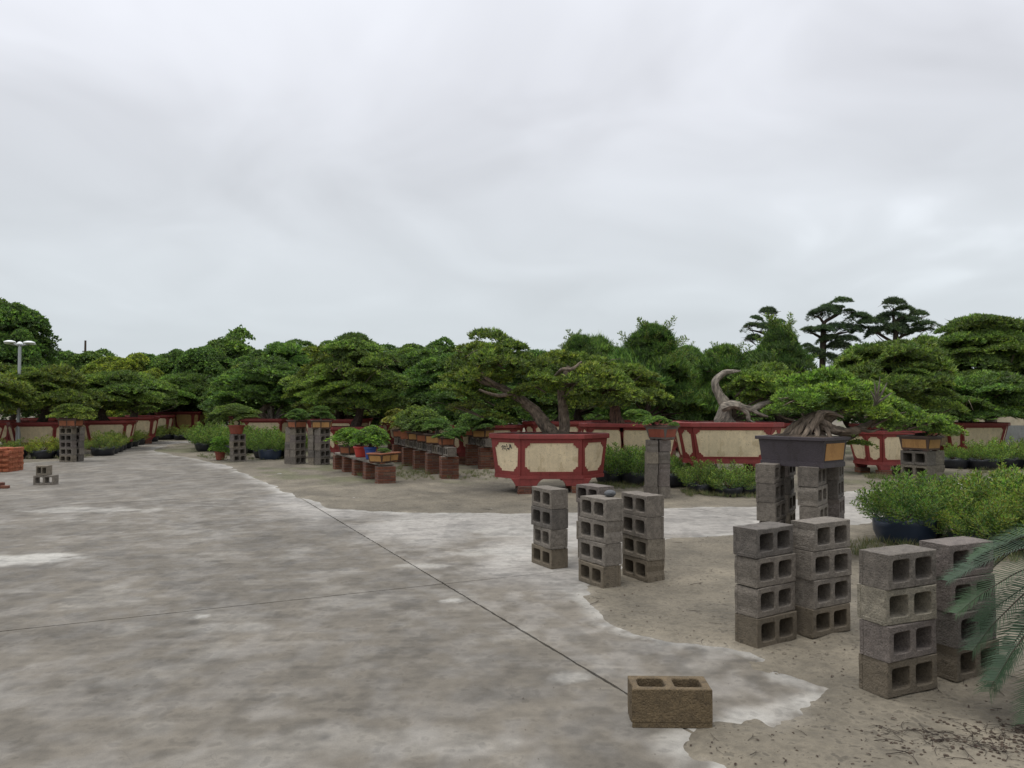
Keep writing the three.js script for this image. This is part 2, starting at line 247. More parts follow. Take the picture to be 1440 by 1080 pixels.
const LEVEL = { 4: ['lowest', 'second lowest', 'second highest', 'topmost'], 5: ['lowest', 'second lowest', 'middle', 'second highest', 'topmost'] };
function block(x, y, z, turn, label, group, mat, geo, roll = 0, pitch = 0) {
  const m = mesh('hollow_block', geo || BG[Math.floor(br() * BG.length)], mat || M.block[Math.floor(br() * M.block.length)]);
  place(m, x, y, z, pitch, turn, roll); m.rotation.order = 'YXZ'; return tag(m, label, 'concrete block', group);
}
// a column of blocks from one ground corner of its holed face: end -1 when that corner is the face's left end, +1 when it is the right end
function stack(x, z, deg, end, n, where, group, o = {}) {
  const t = R(deg), ux = Math.cos(t), uz = -Math.sin(t), nx = Math.sin(t), nz = Math.cos(t);
  const cx = x - end * ux * BL / 2 - nx * BD / 2, cz = z - end * uz * BL / 2 - nz * BD / 2, y0 = Math.max(0, groundY(cx, cz)) - 0.003; let lx = 0, lz = 0;
  for (let k = 0; k < n; k++) {
    const yaw = t + (br() - 0.5) * R(7); if (k) { lx += (br() - 0.5) * 0.026; lz += (br() - 0.5) * 0.026; }
    block(cx + lx, y0 + BH * (k + 0.5) + k * 0.0015, cz + lz, yaw, `${o.words?.[k] || 'grey concrete block'}, ${LEVEL[n][k]} ${where}`, group, o.mats?.[k] || (k === 0 && group !== g3 ? M.blockMuddy : undefined), null);
  }
  return [cx, cz, y0 + n * (BH + 0.0015)];
}
const g3 = 'tall block pillars carrying small pots';
{
  const g1 = 'four-high block stacks at the edge of the yard', g2 = 'block pillars under the dark bonsai pot';
  stack(2.00, -4.14, 24, -1, 4, 'in the stack beside the frond-covered stack', g1, { mats: [M.blockMuddy, M.block[3], M.blockPale, M.block[1]], words: ['grey concrete block', 'purplish grey concrete block', 'pale yellowish concrete block', 'grey concrete block'] });
  stack(2.50, -4.36, 27, -1, 4, 'in the stack half hidden by cycad fronds', g1, { mats: [M.blockMuddy, M.block[4], M.block[3], M.block[3]] });
  stack(1.58, -5.0, 31, -1, 4, 'in the stack beside the pointed tongue of concrete', g1);
  stack(2.01, -5.18, 30, -1, 4, 'in the stack facing the bagged junipers', g1);
  stack(0.37, -7.42, -64, 1, 4, 'in the stack standing clear on the concrete', g1);
  stack(0.86, -7.66, -62, 1, 4, 'in the stack behind the chip-topped stack', g1);
  const c3 = stack(0.79, -6.62, -59, 1, 4, 'in the stack topped by a dark stone chip', g1);
  stack(1.20, -6.82, -62, 1, 4, 'in the stack on mud beside the chip-topped stack', g1);
  const chip = mesh('stone_chip', boxUV(new THREE.IcosahedronGeometry(0.06, 1).scale(1, 0.55, 0.8)), M.stone); place(chip, c3[0] + 0.10, c3[2] + 0.026, c3[1] - 0.02, 0, 0.7, 0); tag(chip, 'small dark grey stone chip lying on a block stack', 'stone');
  stack(2.66, -7.70, 58, -1, 5, 'in the pillar under the plain purple end of the pot', g2);
  stack(2.99, -8.30, 62, -1, 5, 'in the shaded pillar at the back under the pot', g2);
  stack(3.00, -7.50, 57, -1, 5, 'in the pillar under the pot\'s purple and yellow corner', g2);
  stack(3.35, -7.92, 58, -1, 5, 'in the pillar under the yellow end of the pot', g2);
  stack(2.41, -12.74, 86, -1, 5, 'of the small red pot\'s pillar, column toward the cream planter', g3, { words: Array(5).fill('pale grey block') });
  stack(2.62, -12.78, 86, -1, 5, 'of the small red pot\'s pillar, column toward the deadwood tree', g3);
  stack(5.49, -10.2, -62, 1, 5, 'of the pillar behind bagged junipers, front column', g3);
  stack(5.67, -10.3, -62, 1, 5, 'of the pillar behind bagged junipers, rear column', g3);
  stack(-12.10, -21.2, -9, 1, 5, 'of the pillar left of the path, holed column', g3);
  stack(-12.02, -21.42, -9, 1, 5, 'of the pillar left of the path, rear column', g3);
  stack(-7.62, -21.1, 50, -1, 4, 'in the low pillar under the round clay pot', g3);
  stack(-5.62, -20.0, 62, -1, 5, 'of the pillar nearest the round pot, holed column', g3);
  stack(-5.80, -20.1, 62, -1, 5, 'of the pillar nearest the round pot, solid column', g3);
  stack(-4.92, -19.75, 62, -1, 5, 'of the pillar by the brick bench, holed column', g3);
  stack(-5.10, -19.85, 62, -1, 5, 'of the pillar by the brick bench, solid column', g3);
  // the loose block with its cells up, and the two set as a little arch
  block(0.785, 0.0935, -3.895, R(-1.5), 'brown concrete block lying alone on the yard with cells up', undefined, M.blockBrown, blockGeo(51, false, false), 0, -Math.PI / 2);
  block(-9.21, BH / 2 - 0.002, -15.25, R(6), 'concrete block on the ground under a smaller block, holes open', undefined, M.block[5], BT[0]);
  const top = block(-9.25, BH * 1.5 - 0.001, -15.25, R(4), 'short concrete block standing upon the open-holed block', undefined, M.block[2], BT[1]); top.scale.x = 0.56;
}

// ---------------------------------------------------------------- bricks, piers and benches
const KG = [0, 1, 2, 3].map((i) => boxUV(box(0.24, 0.053, 0.115, 0, 0, 0, 0.004), i * 0.7, i * 0.37)), KH = [0, 1].map((i) => boxUV(box(0.115, 0.053, 0.115, 0, 0, 0, 0.004), i * 0.5, i * 0.9));
const kr = rand(99);
function pier(x, z, deg, h, label, group, o = {}) { // brick pier with each brick a part; two bricks deep
  const y = groundY(x, z) - 0.02, t = thing('brick_pier', label, 'brick pier', [x, y, z], R(deg), group), n = Math.round((h + 0.02) / 0.061), cols = o.cols || 1, mats = o.mats || M.brick, W = cols * 0.248 + (o.half === false ? 0 : 0.123);
  mesh('mortar', boxUV(box(W - 0.022, n * 0.061 - 0.004, 0.222, 0, n * 0.0305, 0)), M.mortar, t);
  for (let k = 0; k < n; k++) for (const row of [-1, 1]) {
    let u = -W / 2; const order = o.half === false ? Array(cols).fill(1) : k % 2 ? [0, ...Array(cols).fill(1)] : [...Array(cols).fill(1), 0];
    for (const full of order) {
      const w = full ? 0.24 : 0.115, b = mesh('brick', full ? KG[Math.floor(kr() * 4)] : KH[Math.floor(kr() * 2)], mats[Math.floor(kr() * mats.length)], t);
      b.position.set(u + 0.004 + w / 2 + (kr() - 0.5) * 0.004, k * 0.061 + 0.029, row * 0.0615 + (kr() - 0.5) * 0.006); b.rotation.y = (kr() - 0.5) * 0.02; u += w + 0.008;
    }
  }
  return y + n * 0.061;
}

// ---------------------------------------------------------------- big painted planters
function octagon(a, b, c) { return [[-a + c, -b], [a - c, -b], [a, -b + c], [a, b - c], [a - c, b], [-a + c, b], [-a, b - c], [-a, -b + c]]; }
function prism(P, y0, Q, y1) {                      // a band between two outlines, closed above and below
  const g = new THREE.BufferGeometry(), pos = [], n = P.length, tri = (...v) => v.forEach((q) => pos.push(...q)), p = P.map(([x, z]) => [x, y0, z]), q = Q.map(([x, z]) => [x, y1, z]);
  for (let i = 0; i < n; i++) { const k = (i + 1) % n; tri(p[i], q[i], p[k]); tri(p[k], q[i], q[k]); }
  for (let i = 1; i < n - 1; i++) { tri(q[0], q[i + 1], q[i]); tri(p[0], p[i], p[i + 1]); }
  g.setAttribute('position', new THREE.Float32BufferAttribute(pos, 3)); g.computeVertexNormals(); return boxUV(g);
}
function ringBand(P, Q, y, h, bevel) {              // flat ring with outline P and hole Q
  const s = new THREE.Shape(P.map(([x, z]) => new THREE.Vector2(x, -z))); s.holes.push(new THREE.Path(Q.map(([x, z]) => new THREE.Vector2(x, -z))));
  const g = new THREE.ExtrudeGeometry(s, { depth: h - 2 * bevel, bevelEnabled: true, bevelSize: bevel, bevelThickness: bevel, bevelSegments: 2 }); g.rotateX(-Math.PI / 2); g.translate(0, y + bevel, 0); return boxUV(g);
}
function panelPath(K, wb, wt, h, m, c) {            // trapezium inset by m with scooped corners of size c
  const x = (s, y) => s * (lerp(wb, wt, y / h) / 2 - m), p = new K(), b = m, t = h - m;
  p.moveTo(x(-1, b) + c, b); p.lineTo(x(1, b) - c, b);
  p.lineTo(x(1, b) - c, b + c * 0.45); p.quadraticCurveTo(x(1, b) - c * 0.45, b + c * 0.5, x(1, b) - c * 0.4, b + c); p.lineTo(x(1, b), b + c);
  p.lineTo(x(1, t), t - c); p.lineTo(x(1, t) - c * 0.4, t - c); p.quadraticCurveTo(x(1, t) - c * 0.45, t - c * 0.5, x(1, t) - c, t - c * 0.45); p.lineTo(x(1, t) - c, t);
  p.lineTo(x(-1, t) + c, t); p.lineTo(x(-1, t) + c, t - c * 0.45); p.quadraticCurveTo(x(-1, t) + c * 0.45, t - c * 0.5, x(-1, t) + c * 0.4, t - c); p.lineTo(x(-1, t), t - c);
  p.lineTo(x(-1, b), b + c); p.lineTo(x(-1, b) + c * 0.4, b + c); p.quadraticCurveTo(x(-1, b) + c * 0.45, b + c * 0.5, x(-1, b) + c, b + c * 0.45); p.lineTo(x(-1, b) + c, b);
  return p;
}
const protoPlanter = {};
function planterParts(root, key, { L, W, H, cut = 0.28, taper = 0.14, split = 1, red = M.red, cream = M.cream, foot = 0.10, margin = 0.05, notch = 0.05, bandH = 0.075, footW = 0.2 }) {
  if (!protoPlanter[key]) {
    const out = [], a = L / 2, b = W / 2, band = bandH, y0 = foot + band, y1 = H - 0.085, T = octagon(a, b, cut), B = octagon(a - taper, b - taper, cut * 0.85);
    out.push(['body', prism(B, y0, T, y1), red]);
    for (let i = 0; i < 8; i++) {
      const k = (i + 1) % 8, tA = new THREE.Vector3(T[i][0], y1, T[i][1]), tB = new THREE.Vector3(T[k][0], y1, T[k][1]), bA = new THREE.Vector3(B[i][0], y0, B[i][1]), bB = new THREE.Vector3(B[k][0], y0, B[k][1]);
      const X = tA.clone().sub(tB).normalize(), mB = bA.clone().add(bB).multiplyScalar(0.5), mT = tA.clone().add(tB).multiplyScalar(0.5), Y = mT.clone().sub(mB), hh = Y.length(); Y.normalize();
      const Z = new THREE.Vector3().crossVectors(X, Y), long = tA.distanceTo(tB), cells = i % 4 === 0 ? split : 1;
      for (let s = 0; s < cells; s++) {
        const f = (s + 0.5) / cells - 0.5, wt = long / cells, wb = bA.distanceTo(bB) / cells, mt = new THREE.Matrix4().makeBasis(X, Y, Z).setPosition(mB.clone().addScaledVector(X, f * bA.distanceTo(bB)));
        const shape = panelPath(THREE.Shape, wb, wt, hh, margin, notch), pn = new THREE.ExtrudeGeometry(shape, { depth: 0.004, bevelEnabled: false, curveSegments: 4 }); pn.translate(0, 0, 0.001); pn.applyMatrix4(mt); out.push(['panel', boxUV(pn, i * 0.7 + s, i * 0.3), cream]);
        const fr = new THREE.Shape([[-wb / 2, 0], [wb / 2, 0], [wt / 2, hh], [-wt / 2, hh]].map(([x, y]) => new THREE.Vector2(x, y))); fr.holes.push(panelPath(THREE.Path, wb, wt, hh, margin, notch));
        const fg = new THREE.ExtrudeGeometry(fr, { depth: 0.018, bevelEnabled: false, curveSegments: 4 }); fg.applyMatrix4(mt); out.push(['frame', boxUV(fg), red]);
      }
    }
    const rimO = octagon(a + 0.045, b + 0.045, cut + 0.02), rimI = octagon(a - 0.07, b - 0.07, cut - 0.02);
    out.push(['rim', ringBand(rimO, rimI, y1, 0.085, 0.012), red]);
    out.push(['base_band', prism(octagon(a - taper + 0.03, b - taper + 0.03, cut * 0.85), foot, octagon(a - taper + 0.03, b - taper + 0.03, cut * 0.85), y0 - 0.002), red]);
    const so = new THREE.PlaneGeometry((a - 0.06) * 2, (b - 0.06) * 2, 14, 8); so.rotateX(-Math.PI / 2); const sp = so.attributes.position;
    for (let i = 0; i < sp.count; i++) { let x = sp.getX(i), z = sp.getZ(i); const lim = a + b - cut - 0.14, s = Math.abs(x) + Math.abs(z); if (s > lim) { x *= lim / s; z *= lim / s; sp.setX(i, x); sp.setZ(i, z); } sp.setY(i, H - 0.05 + 0.05 * (1 - (x / a) ** 2) * (1 - (z / b) ** 2) + (hash(i, 3, 3) - 0.5) * 0.02); }
    so.computeVertexNormals(); out.push(['soil', boxUV(so), M.soil]);
    const fs = new THREE.Shape(); const fw = Math.min(0.6, L * footW); fs.moveTo(-fw / 2, foot); fs.lineTo(fw / 2, foot); fs.quadraticCurveTo(fw * 0.36, foot * 0.85, fw * 0.28, 0); fs.lineTo(-fw * 0.36, 0); fs.quadraticCurveTo(-fw * 0.42, foot * 0.6, -fw / 2, foot);
    const fg = new THREE.ExtrudeGeometry(fs, { depth: 0.09, bevelEnabled: true, bevelSize: 0.006, bevelThickness: 0.006, bevelSegments: 1 }); fg.translate(0, 0.006, -0.045);
    const ff = boxUV(fg);
    for (const sx of [-1, 1]) for (const sz of [-1, 1]) { const q = ff.clone(); if (sx > 0) q.rotateY(Math.PI); q.translate(sx * (a - taper - cut * 0.85 - fw * 0.2), -0.004, sz * (b - taper - 0.03)); out.push(['foot', q, red]); }
    protoPlanter[key] = out;
  }
  for (const [n, g, m] of protoPlanter[key]) mesh(n, g, m, root);
}
// on: height of the brick supports; returns the height of the soil
function planter(x, z, deg, key, spec, on, label, group) {
  const y = Math.max(0, groundY(x, z)), t = thing('bonsai_planter', label, 'planter', [x, y + on, z], R(deg), group);
  planterParts(t, key, spec);
  if (on > 0.05) { const c = Math.cos(R(deg)), s = Math.sin(R(deg)), a = spec.L / 2 - (spec.taper ?? 0.14) - (spec.cut ?? 0.28) * 0.85 - 0.06, b = spec.W / 2 - (spec.taper ?? 0.14) - 0.06;
    for (const sx of [-1, 1]) for (const sz of spec.back === false ? [1] : [-1, 1]) { const lx = sx * a, lz = sz * b, px = x + lx * c + lz * s, pz = z - lx * s + lz * c; support(px, pz, deg, y + on - 0.002, label); } }
  return y + on + spec.H;
}
function support(x, z, deg, topY, of) {             // rough brick stub under a planter foot
  const y = groundY(x, z) - 0.02, n = Math.max(1, Math.round((topY - y) / 0.058)), hc = (topY - y) / n, t = thing('brick_support', ('brick stub under the ' + of).split(' ').slice(0, 16).join(' '), 'brick support', [x, y, z], R(deg), 'brick stubs under the big planters');
  mesh('mortar', boxUV(box(0.23, n * hc - 0.006, 0.22, 0, n * hc / 2, 0)), M.mortar, t);
  for (let k = 0; k < n; k++) for (const row of [-1, 1]) { const b = mesh('brick', KG[Math.floor(kr() * 4)], M.brick[Math.floor(kr() * 5)], t); b.scale.y = (hc - 0.007) / 0.053; b.position.set((kr() - 0.5) * 0.012, k * hc + hc / 2, row * 0.062 + (kr() - 0.5) * 0.01); if (k % 2) { b.rotation.y = Math.PI / 2; b.position.set(row * 0.062, k * hc + hc / 2, (kr() - 0.5) * 0.012); } }
}

// ---------------------------------------------------------------- foliage kit: real leaf blades gathered into pads and sprigs
class Blades {
  constructor() { this.p = []; this.c = []; this.i = []; }
  add(x, y, z, dx, dy, dz, len, wid, r, col, fold = 0.25) { // one folded diamond blade
    let l = Math.hypot(dx, dy, dz) || 1; dx /= l; dy /= l; dz /= l;
    let ax = r() - 0.5, ay = r() - 0.5, az = r() - 0.5, sx = dy * az - dz * ay, sy = dz * ax - dx * az, sz = dx * ay - dy * ax; l = Math.hypot(sx, sy, sz) || 1; sx /= l; sy /= l; sz /= l;
    const ux = dy * sz - dz * sy, uy = dz * sx - dx * sz, uz = dx * sy - dy * sx, n = this.p.length / 3, m = 0.45 * len, w = wid / 2, f = fold * w;
    this.p.push(x, y, z, x + dx * m + sx * w + ux * f, y + dy * m + sy * w + uy * f, z + dz * m + sz * w + uz * f, x + dx * len, y + dy * len, z + dz * len, x + dx * m - sx * w + ux * f, y + dy * m - sy * w + uy * f, z + dz * m - sz * w + uz * f);
    for (let k = 0; k < 4; k++) this.c.push(...col); this.i.push(n, n + 1, n + 2, n, n + 2, n + 3);
  }
  build() { const g = new THREE.BufferGeometry(); g.setAttribute('position', new THREE.Float32BufferAttribute(this.p, 3)); g.setAttribute('color', new THREE.Float32BufferAttribute(this.c, 3)); g.setIndex(this.i); g.computeVertexNormals(); return g; }
}
const STYLE = {
  juniper: { n: 620, k: 6, len: [0.10, 0.20], wid: 0.042, up: 0.75, spread: 0.85, hump: 0.42, base: [0.090, 0.153, 0.017], light: [0.237, 0.351, 0.041] },
  yew: { n: 700, k: 5, len: [0.10, 0.19], wid: 0.045, up: 0.55, spread: 1.0, hump: 0.5, base: [0.076, 0.143, 0.019], light: [0.202, 0.324, 0.039] },
  spiky: { n: 520, k: 7, len: [0.14, 0.38], wid: 0.042, up: 0.9, spread: 0.75, hump: 0.75, base: [0.071, 0.135, 0.019], light: [0.185, 0.297, 0.037] },
  pine: { n: 520, k: 10, len: [0.14, 0.22], wid: 0.024, up: 0.7, spread: 0.95, hump: 0.5, base: [0.048, 0.091, 0.027], light: [0.103, 0.167, 0.039] },
  broad: { n: 560, k: 6, len: [0.08, 0.15], wid: 0.07, up: 0.3, spread: 1.2, hump: 0.85, base: [0.084, 0.153, 0.020], light: [0.211, 0.329, 0.041] },
};
function padGeo(seed, st) {
  const S = STYLE[st], r = rand(seed * 911 + 13), B = new Blades(), lumps = Array.from({ length: 9 }, () => { const a = r() * TAU, q = Math.sqrt(r()) * 0.78; return [Math.cos(a) * q, Math.sin(a) * q, 0.22 + r() * 0.22]; });
  for (let i = 0; i < S.n; i++) {
    const L = lumps[Math.floor(r() * lumps.length)], a = r() * TAU, el = Math.asin(r() * 1.25 - 0.25 > 1 ? 1 : r() * 1.2 - 0.2), q = L[2] * (0.75 + 0.35 * r()) * (r() < 0.05 ? 1.35 : 1);
    const lx = Math.cos(a) * Math.cos(el), lz = Math.sin(a) * Math.cos(el), ly = Math.sin(el);
    const x = L[0] + lx * q * 1.1, z = L[1] + lz * q * 1.1, rr = Math.hypot(x, z), y = S.hump * Math.max(-0.1, 1 - rr * rr) * 0.75 + ly * q * 0.55;
    const tint = r() < 0.34 ? S.light : S.base, v = 0.7 + r() * 0.6, col = tint.map((c) => c * v);
    for (let k = 0; k < S.k; k++) {
      const dx = lx * 0.7 + (r() - 0.5) * S.spread * 2, dy = S.up * 0.7 + ly * 0.4 + (r() - 0.5) * S.spread, dz = lz * 0.7 + (r() - 0.5) * S.spread * 2;
      B.add(x, y, z, dx, dy, dz, lerp(S.len[0], S.len[1], r()) * (r() < 0.05 ? 1.5 : 1), S.wid * (0.7 + r() * 0.6), r, col.map((c) => c * (0.85 + r() * 0.3)));
    }
  }
  return B.build();
}
const PADS = {}; for (const [st, n] of [['juniper', 4], ['yew', 3], ['spiky', 2], ['pine', 2], ['broad', 3]]) PADS[st] = Array.from({ length: n }, (_, i) => padGeo(i + 1 + st.length * 10, st));
const tr = rand(31337);
// pads: [x, y, z, radius, flatness] in the tree's own axes
function crown(parent, pads, st, tint, seed, name = 'crown') {
  const r = rand(seed * 57 + 3), geo = PADS[st][seed % PADS[st].length], im = new THREE.InstancedMesh(geo, M.leaf, pads.length), m = new THREE.Matrix4(), q = new THREE.Quaternion(), e = new THREE.Euler(), c = new THREE.Color();
  pads.forEach(([x, y, z, s, f = 0.85], i) => {
    e.set((r() - 0.5) * 0.5, r() * TAU, (r() - 0.5) * 0.5, 'YXZ'); q.setFromEuler(e);
    m.compose(new THREE.Vector3(x, y, z), q, new THREE.Vector3(s * (0.95 + r() * 0.25), s * f * (0.9 + r() * 0.35), s * (0.95 + r() * 0.25))); im.setMatrixAt(i, m);
    const v = 0.72 + r() * 0.56, h = (r() - 0.5) * 0.16; c.setRGB(tint[0] * v * (1 + h), tint[1] * v, tint[2] * v * (1 - h)); im.setColorAt(i, c);
  });
  im.name = name; im.userData.kind = 'stuff'; im.castShadow = im.receiveShadow = true; parent.add(im); return im;
}
function domePads(n, Rx, Ry, Rz, pr, y0, seed, o = {}) {
  const r = rand(seed * 131 + 7), out = [];
  for (let i = 0; i < n; i++) {
    const inner = i % 4 === 3 ? 0.45 + r() * 0.25 : 0.86 + (r() - 0.5) * (o.loose || 0.26), h = o.cone ? Math.pow((i + 0.5) / n, 0.8) : ((i + 0.5) / n) * 1.04 - 0.12, a = i * 2.39996 + r() * 0.7, q = o.cone ? (1 - h) * 0.95 + 0.06 : Math.sqrt(Math.max(0.02, 1 - h * h));
    const s = pr * (0.62 + r() * 0.78) * (o.cone ? 0.65 + 0.5 * (1 - h) : 1);
    out.push([Math.cos(a) * q * Rx * inner + (o.lean || 0) * h, y0 + Ry * h * (o.cone ? 1 : 0.6 + 0.4 * inner) + (r() - 0.5) * pr * 0.6, Math.sin(a) * q * Rz * inner, s, (o.flat || 0.8) * (0.85 + r() * 0.4)]);
  }
  if (!o.cone) for (let k = 0; k < 5; k++) { const a = k * 1.26 + r(), q = k ? 0.34 : 0.05; out.push([Math.cos(a) * q * Rx + (o.lean || 0) * 0.9, y0 + Ry * (k ? 0.84 : 0.93), Math.sin(a) * q * Rz, pr * (0.8 + r() * 0.4), o.flat || 0.8]); }
  return out;
}
function autoTrunk(y0, y1, rad, Rx, Rz, pads, seed, lean = 0) {
  const r = rand(seed * 19 + 1), w = Rx * 0.35, list = [], T = [[0, -0.1, 0, rad * 1.35], [(r() - 0.5) * w, lerp(0, y0, 0.45), (r() - 0.5) * w * 0.5, rad], [(r() - 0.5) * w + lean * 0.3, y0, (r() - 0.5) * w * 0.5, rad * 0.8], [(r() - 0.5) * w * 0.6 + lean * 0.6, lerp(y0, y1, 0.5), 0, rad * 0.55], [lean * 0.9, lerp(y0, y1, 0.85), 0, rad * 0.2]];
  list.push(tube(T, 9, 18, 0.14, 4, seed));
  const pick = pads.filter((p) => Math.hypot(p[0], p[2]) > Rx * 0.45), k = Math.min(7, pick.length);
  for (let i = 0; i < k; i++) { const p = pick[Math.floor((i + 0.5) * pick.length / k)], b = T[2 + (i % 2)]; list.push(tube([[b[0], lerp(b[1], p[1], 0.1) - 0.1, b[2], rad * 0.42], [lerp(b[0], p[0], 0.5) + (r() - 0.5) * 0.2, lerp(b[1], p[1], 0.35), lerp(b[2], p[2], 0.5), rad * 0.28], [p[0] * 0.95, p[1] - p[3] * 0.1, p[2] * 0.95, rad * 0.1]], 6, 9, 0.14, 3, seed + i)); }
  return mergeGeometries(list);
}
const WARM = [1.12, 1.0, 0.85], DEEP = [0.92, 1.0, 0.92], MID = [1, 1, 1], FRESH = [1.12, 1.15, 0.95], YELLOW = [1.75, 1.35, 0.8], DARK = [0.86, 0.95, 0.95];
// ---------------------------------------------------------------- low junipers in grow bags
function sprigGeo(seed) {
  const r = rand(seed * 313), B = new Blades(), base = [0.078, 0.155, 0.020], light = [0.235, 0.325, 0.040];
  for (let i = 0; i < 26; i++) {
    const t = i / 25, y = t, bend = t * t * 0.25, side = 0.30 * (1 - t * 0.75), a = i * 2.4 + r();
    B.add(0, y * 0.95, bend, 0.15 * (r() - 0.5), 1, 0.3 * t, 0.09, 0.018, r, [0.07, 0.06, 0.03]);
    for (let k = 0; k < 5; k++) { const f = (k + 0.6) / 5, ox = Math.cos(a) * side * f, oz = Math.sin(a) * side * f, col = (r() < 0.25 + t * 0.35 ? light : base).map((c) => c * (0.75 + r() * 0.5));
      B.add(ox, y * 0.95 + side * f * 0.7, bend + oz, Math.cos(a) + (r() - 0.5) * 1.6, 0.9 + (r() - 0.3) * 0.8, Math.sin(a) + (r() - 0.5) * 1.6, 0.075 + r() * 0.06, 0.03, r, col);
      B.add(ox, y * 0.95 + side * f * 0.7, bend + oz, Math.cos(a) + (r() - 0.5) * 2, 0.6 + (r() - 0.3), Math.sin(a) + (r() - 0.5) * 2, 0.06 + r() * 0.05, 0.028, r, col.map((c) => c * 0.9)); }
  }
  return B.build();
}
const SPRIG = [1, 2, 3].map(sprigGeo);
// a tree that stands at [x, y, z]: trunk to y0, crown from y0 up to h, half widths Rx and Rz
function tree(name, label, category, group, [x, y, z], o) {
  const seed = o.seed ?? Math.floor(tr() * 9999), t = thing(name, label, category, [x, y, z], o.turn || 0, group), pads = o.pads || domePads(o.n || 34, o.Rx, o.h - o.y0 - o.pr * 0.4, o.Rz || o.Rx, o.pr, o.y0, seed, o);
  mesh('trunk', o.trunk || autoTrunk(o.y0, o.h, o.rad || 0.09, o.Rx, o.Rz || o.Rx, pads, seed, o.lean || 0), o.bark || M.barkDark, t);
  if (!o.noTwigs) { const r = rand(seed + 77), L = []; for (let i = 0; i < 16; i++) { const p = pads[Math.floor(r() * pads.length)], a = Math.atan2(p[2], p[0]) + (r() - 0.5), q = p[3], b = [p[0] * 0.8, p[1] - q * 0.35, p[2] * 0.8]; L.push(tube([[...b, 0.016], [p[0] + Math.cos(a) * q * 0.5, p[1] + (r() - 0.3) * q * 0.5, p[2] + Math.sin(a) * q * 0.5, 0.011], [p[0] + Math.cos(a) * q * (0.95 + r() * 0.3), p[1] + (r() - 0.2) * q * 0.7, p[2] + Math.sin(a) * q * (0.95 + r() * 0.3), 0.003]], 5, 7, 0.1, 0, i)); } mesh('twigs', mergeGeometries(L), M.bark, t).userData.kind = 'stuff'; }
  crown(t, pads, o.style || 'juniper', o.tint || MID, seed);
  if (o.style === 'spiky') { // long leading shoots standing out of the crown
    const r = rand(seed + 5), n = 90, im = new THREE.InstancedMesh(SPRIG[seed % 3], M.leaf, n), m = new THREE.Matrix4(), q = new THREE.Quaternion(), e = new THREE.Euler(), c = new THREE.Color();
    for (let i = 0; i < n; i++) { const p = pads[Math.floor(r() * pads.length)], a = r() * TAU, k = p[3] * 0.7 * Math.sqrt(r()), L = 0.28 + r() * 0.4; e.set(0.15 + r() * 0.6, Math.atan2(p[0], p[2]) + (r() - 0.5), (r() - 0.5) * 0.5, 'YXZ'); q.setFromEuler(e); m.compose(new THREE.Vector3(p[0] + Math.cos(a) * k, p[1] + p[3] * 0.25, p[2] + Math.sin(a) * k), q, new THREE.Vector3(L, L, L)); im.setMatrixAt(i, m); im.setColorAt(i, c.setRGB(0.85, 0.88, 0.8)); }
    im.name = 'shoots'; im.userData.kind = 'stuff'; im.castShadow = im.receiveShadow = true; t.add(im);
  }
  return t;
}
function bagGeo(rad, h, seed) {
  const pos = [], idx = [], N = 28, rows = [[0.0, 0.001], [0.82, 0.0], [0.93, 0.12], [1.02, 0.45], [1.05, 0.75], [1.06, 0.92], [1.0, 1.0], [0.90, 0.96], [0.86, 0.85], [0, 0.85]];
  for (const [q, y] of rows) for (let i = 0; i < N; i++) { const a = i / N * TAU, k = q * rad * (1 + (q > 0.5 ? (vn(i * 0.9, y * 6, seed, 0) - 0.5) * 0.16 + Math.sin(a * 3 + seed) * 0.04 : 0)); pos.push(Math.cos(a) * k, y * h * (1 + (y > 0.5 ? (vn(i * 0.5, 3, seed) - 0.5) * 0.3 : 0)), Math.sin(a) * k); }
  for (let j = 0; j < rows.length - 1; j++) for (let i = 0; i < N; i++) { const k = (i + 1) % N, a = j * N + i, b = j * N + k, c = a + N, d = b + N; idx.push(a, c, b, b, c, d); }
  const g = new THREE.BufferGeometry(); g.setAttribute('position', new THREE.Float32BufferAttribute(pos, 3)); g.setIndex(idx); g.computeVertexNormals(); return g;
}
const BAGS = [1, 2, 3].map((s) => bagGeo(1, 1, s)), pr = rand(808);
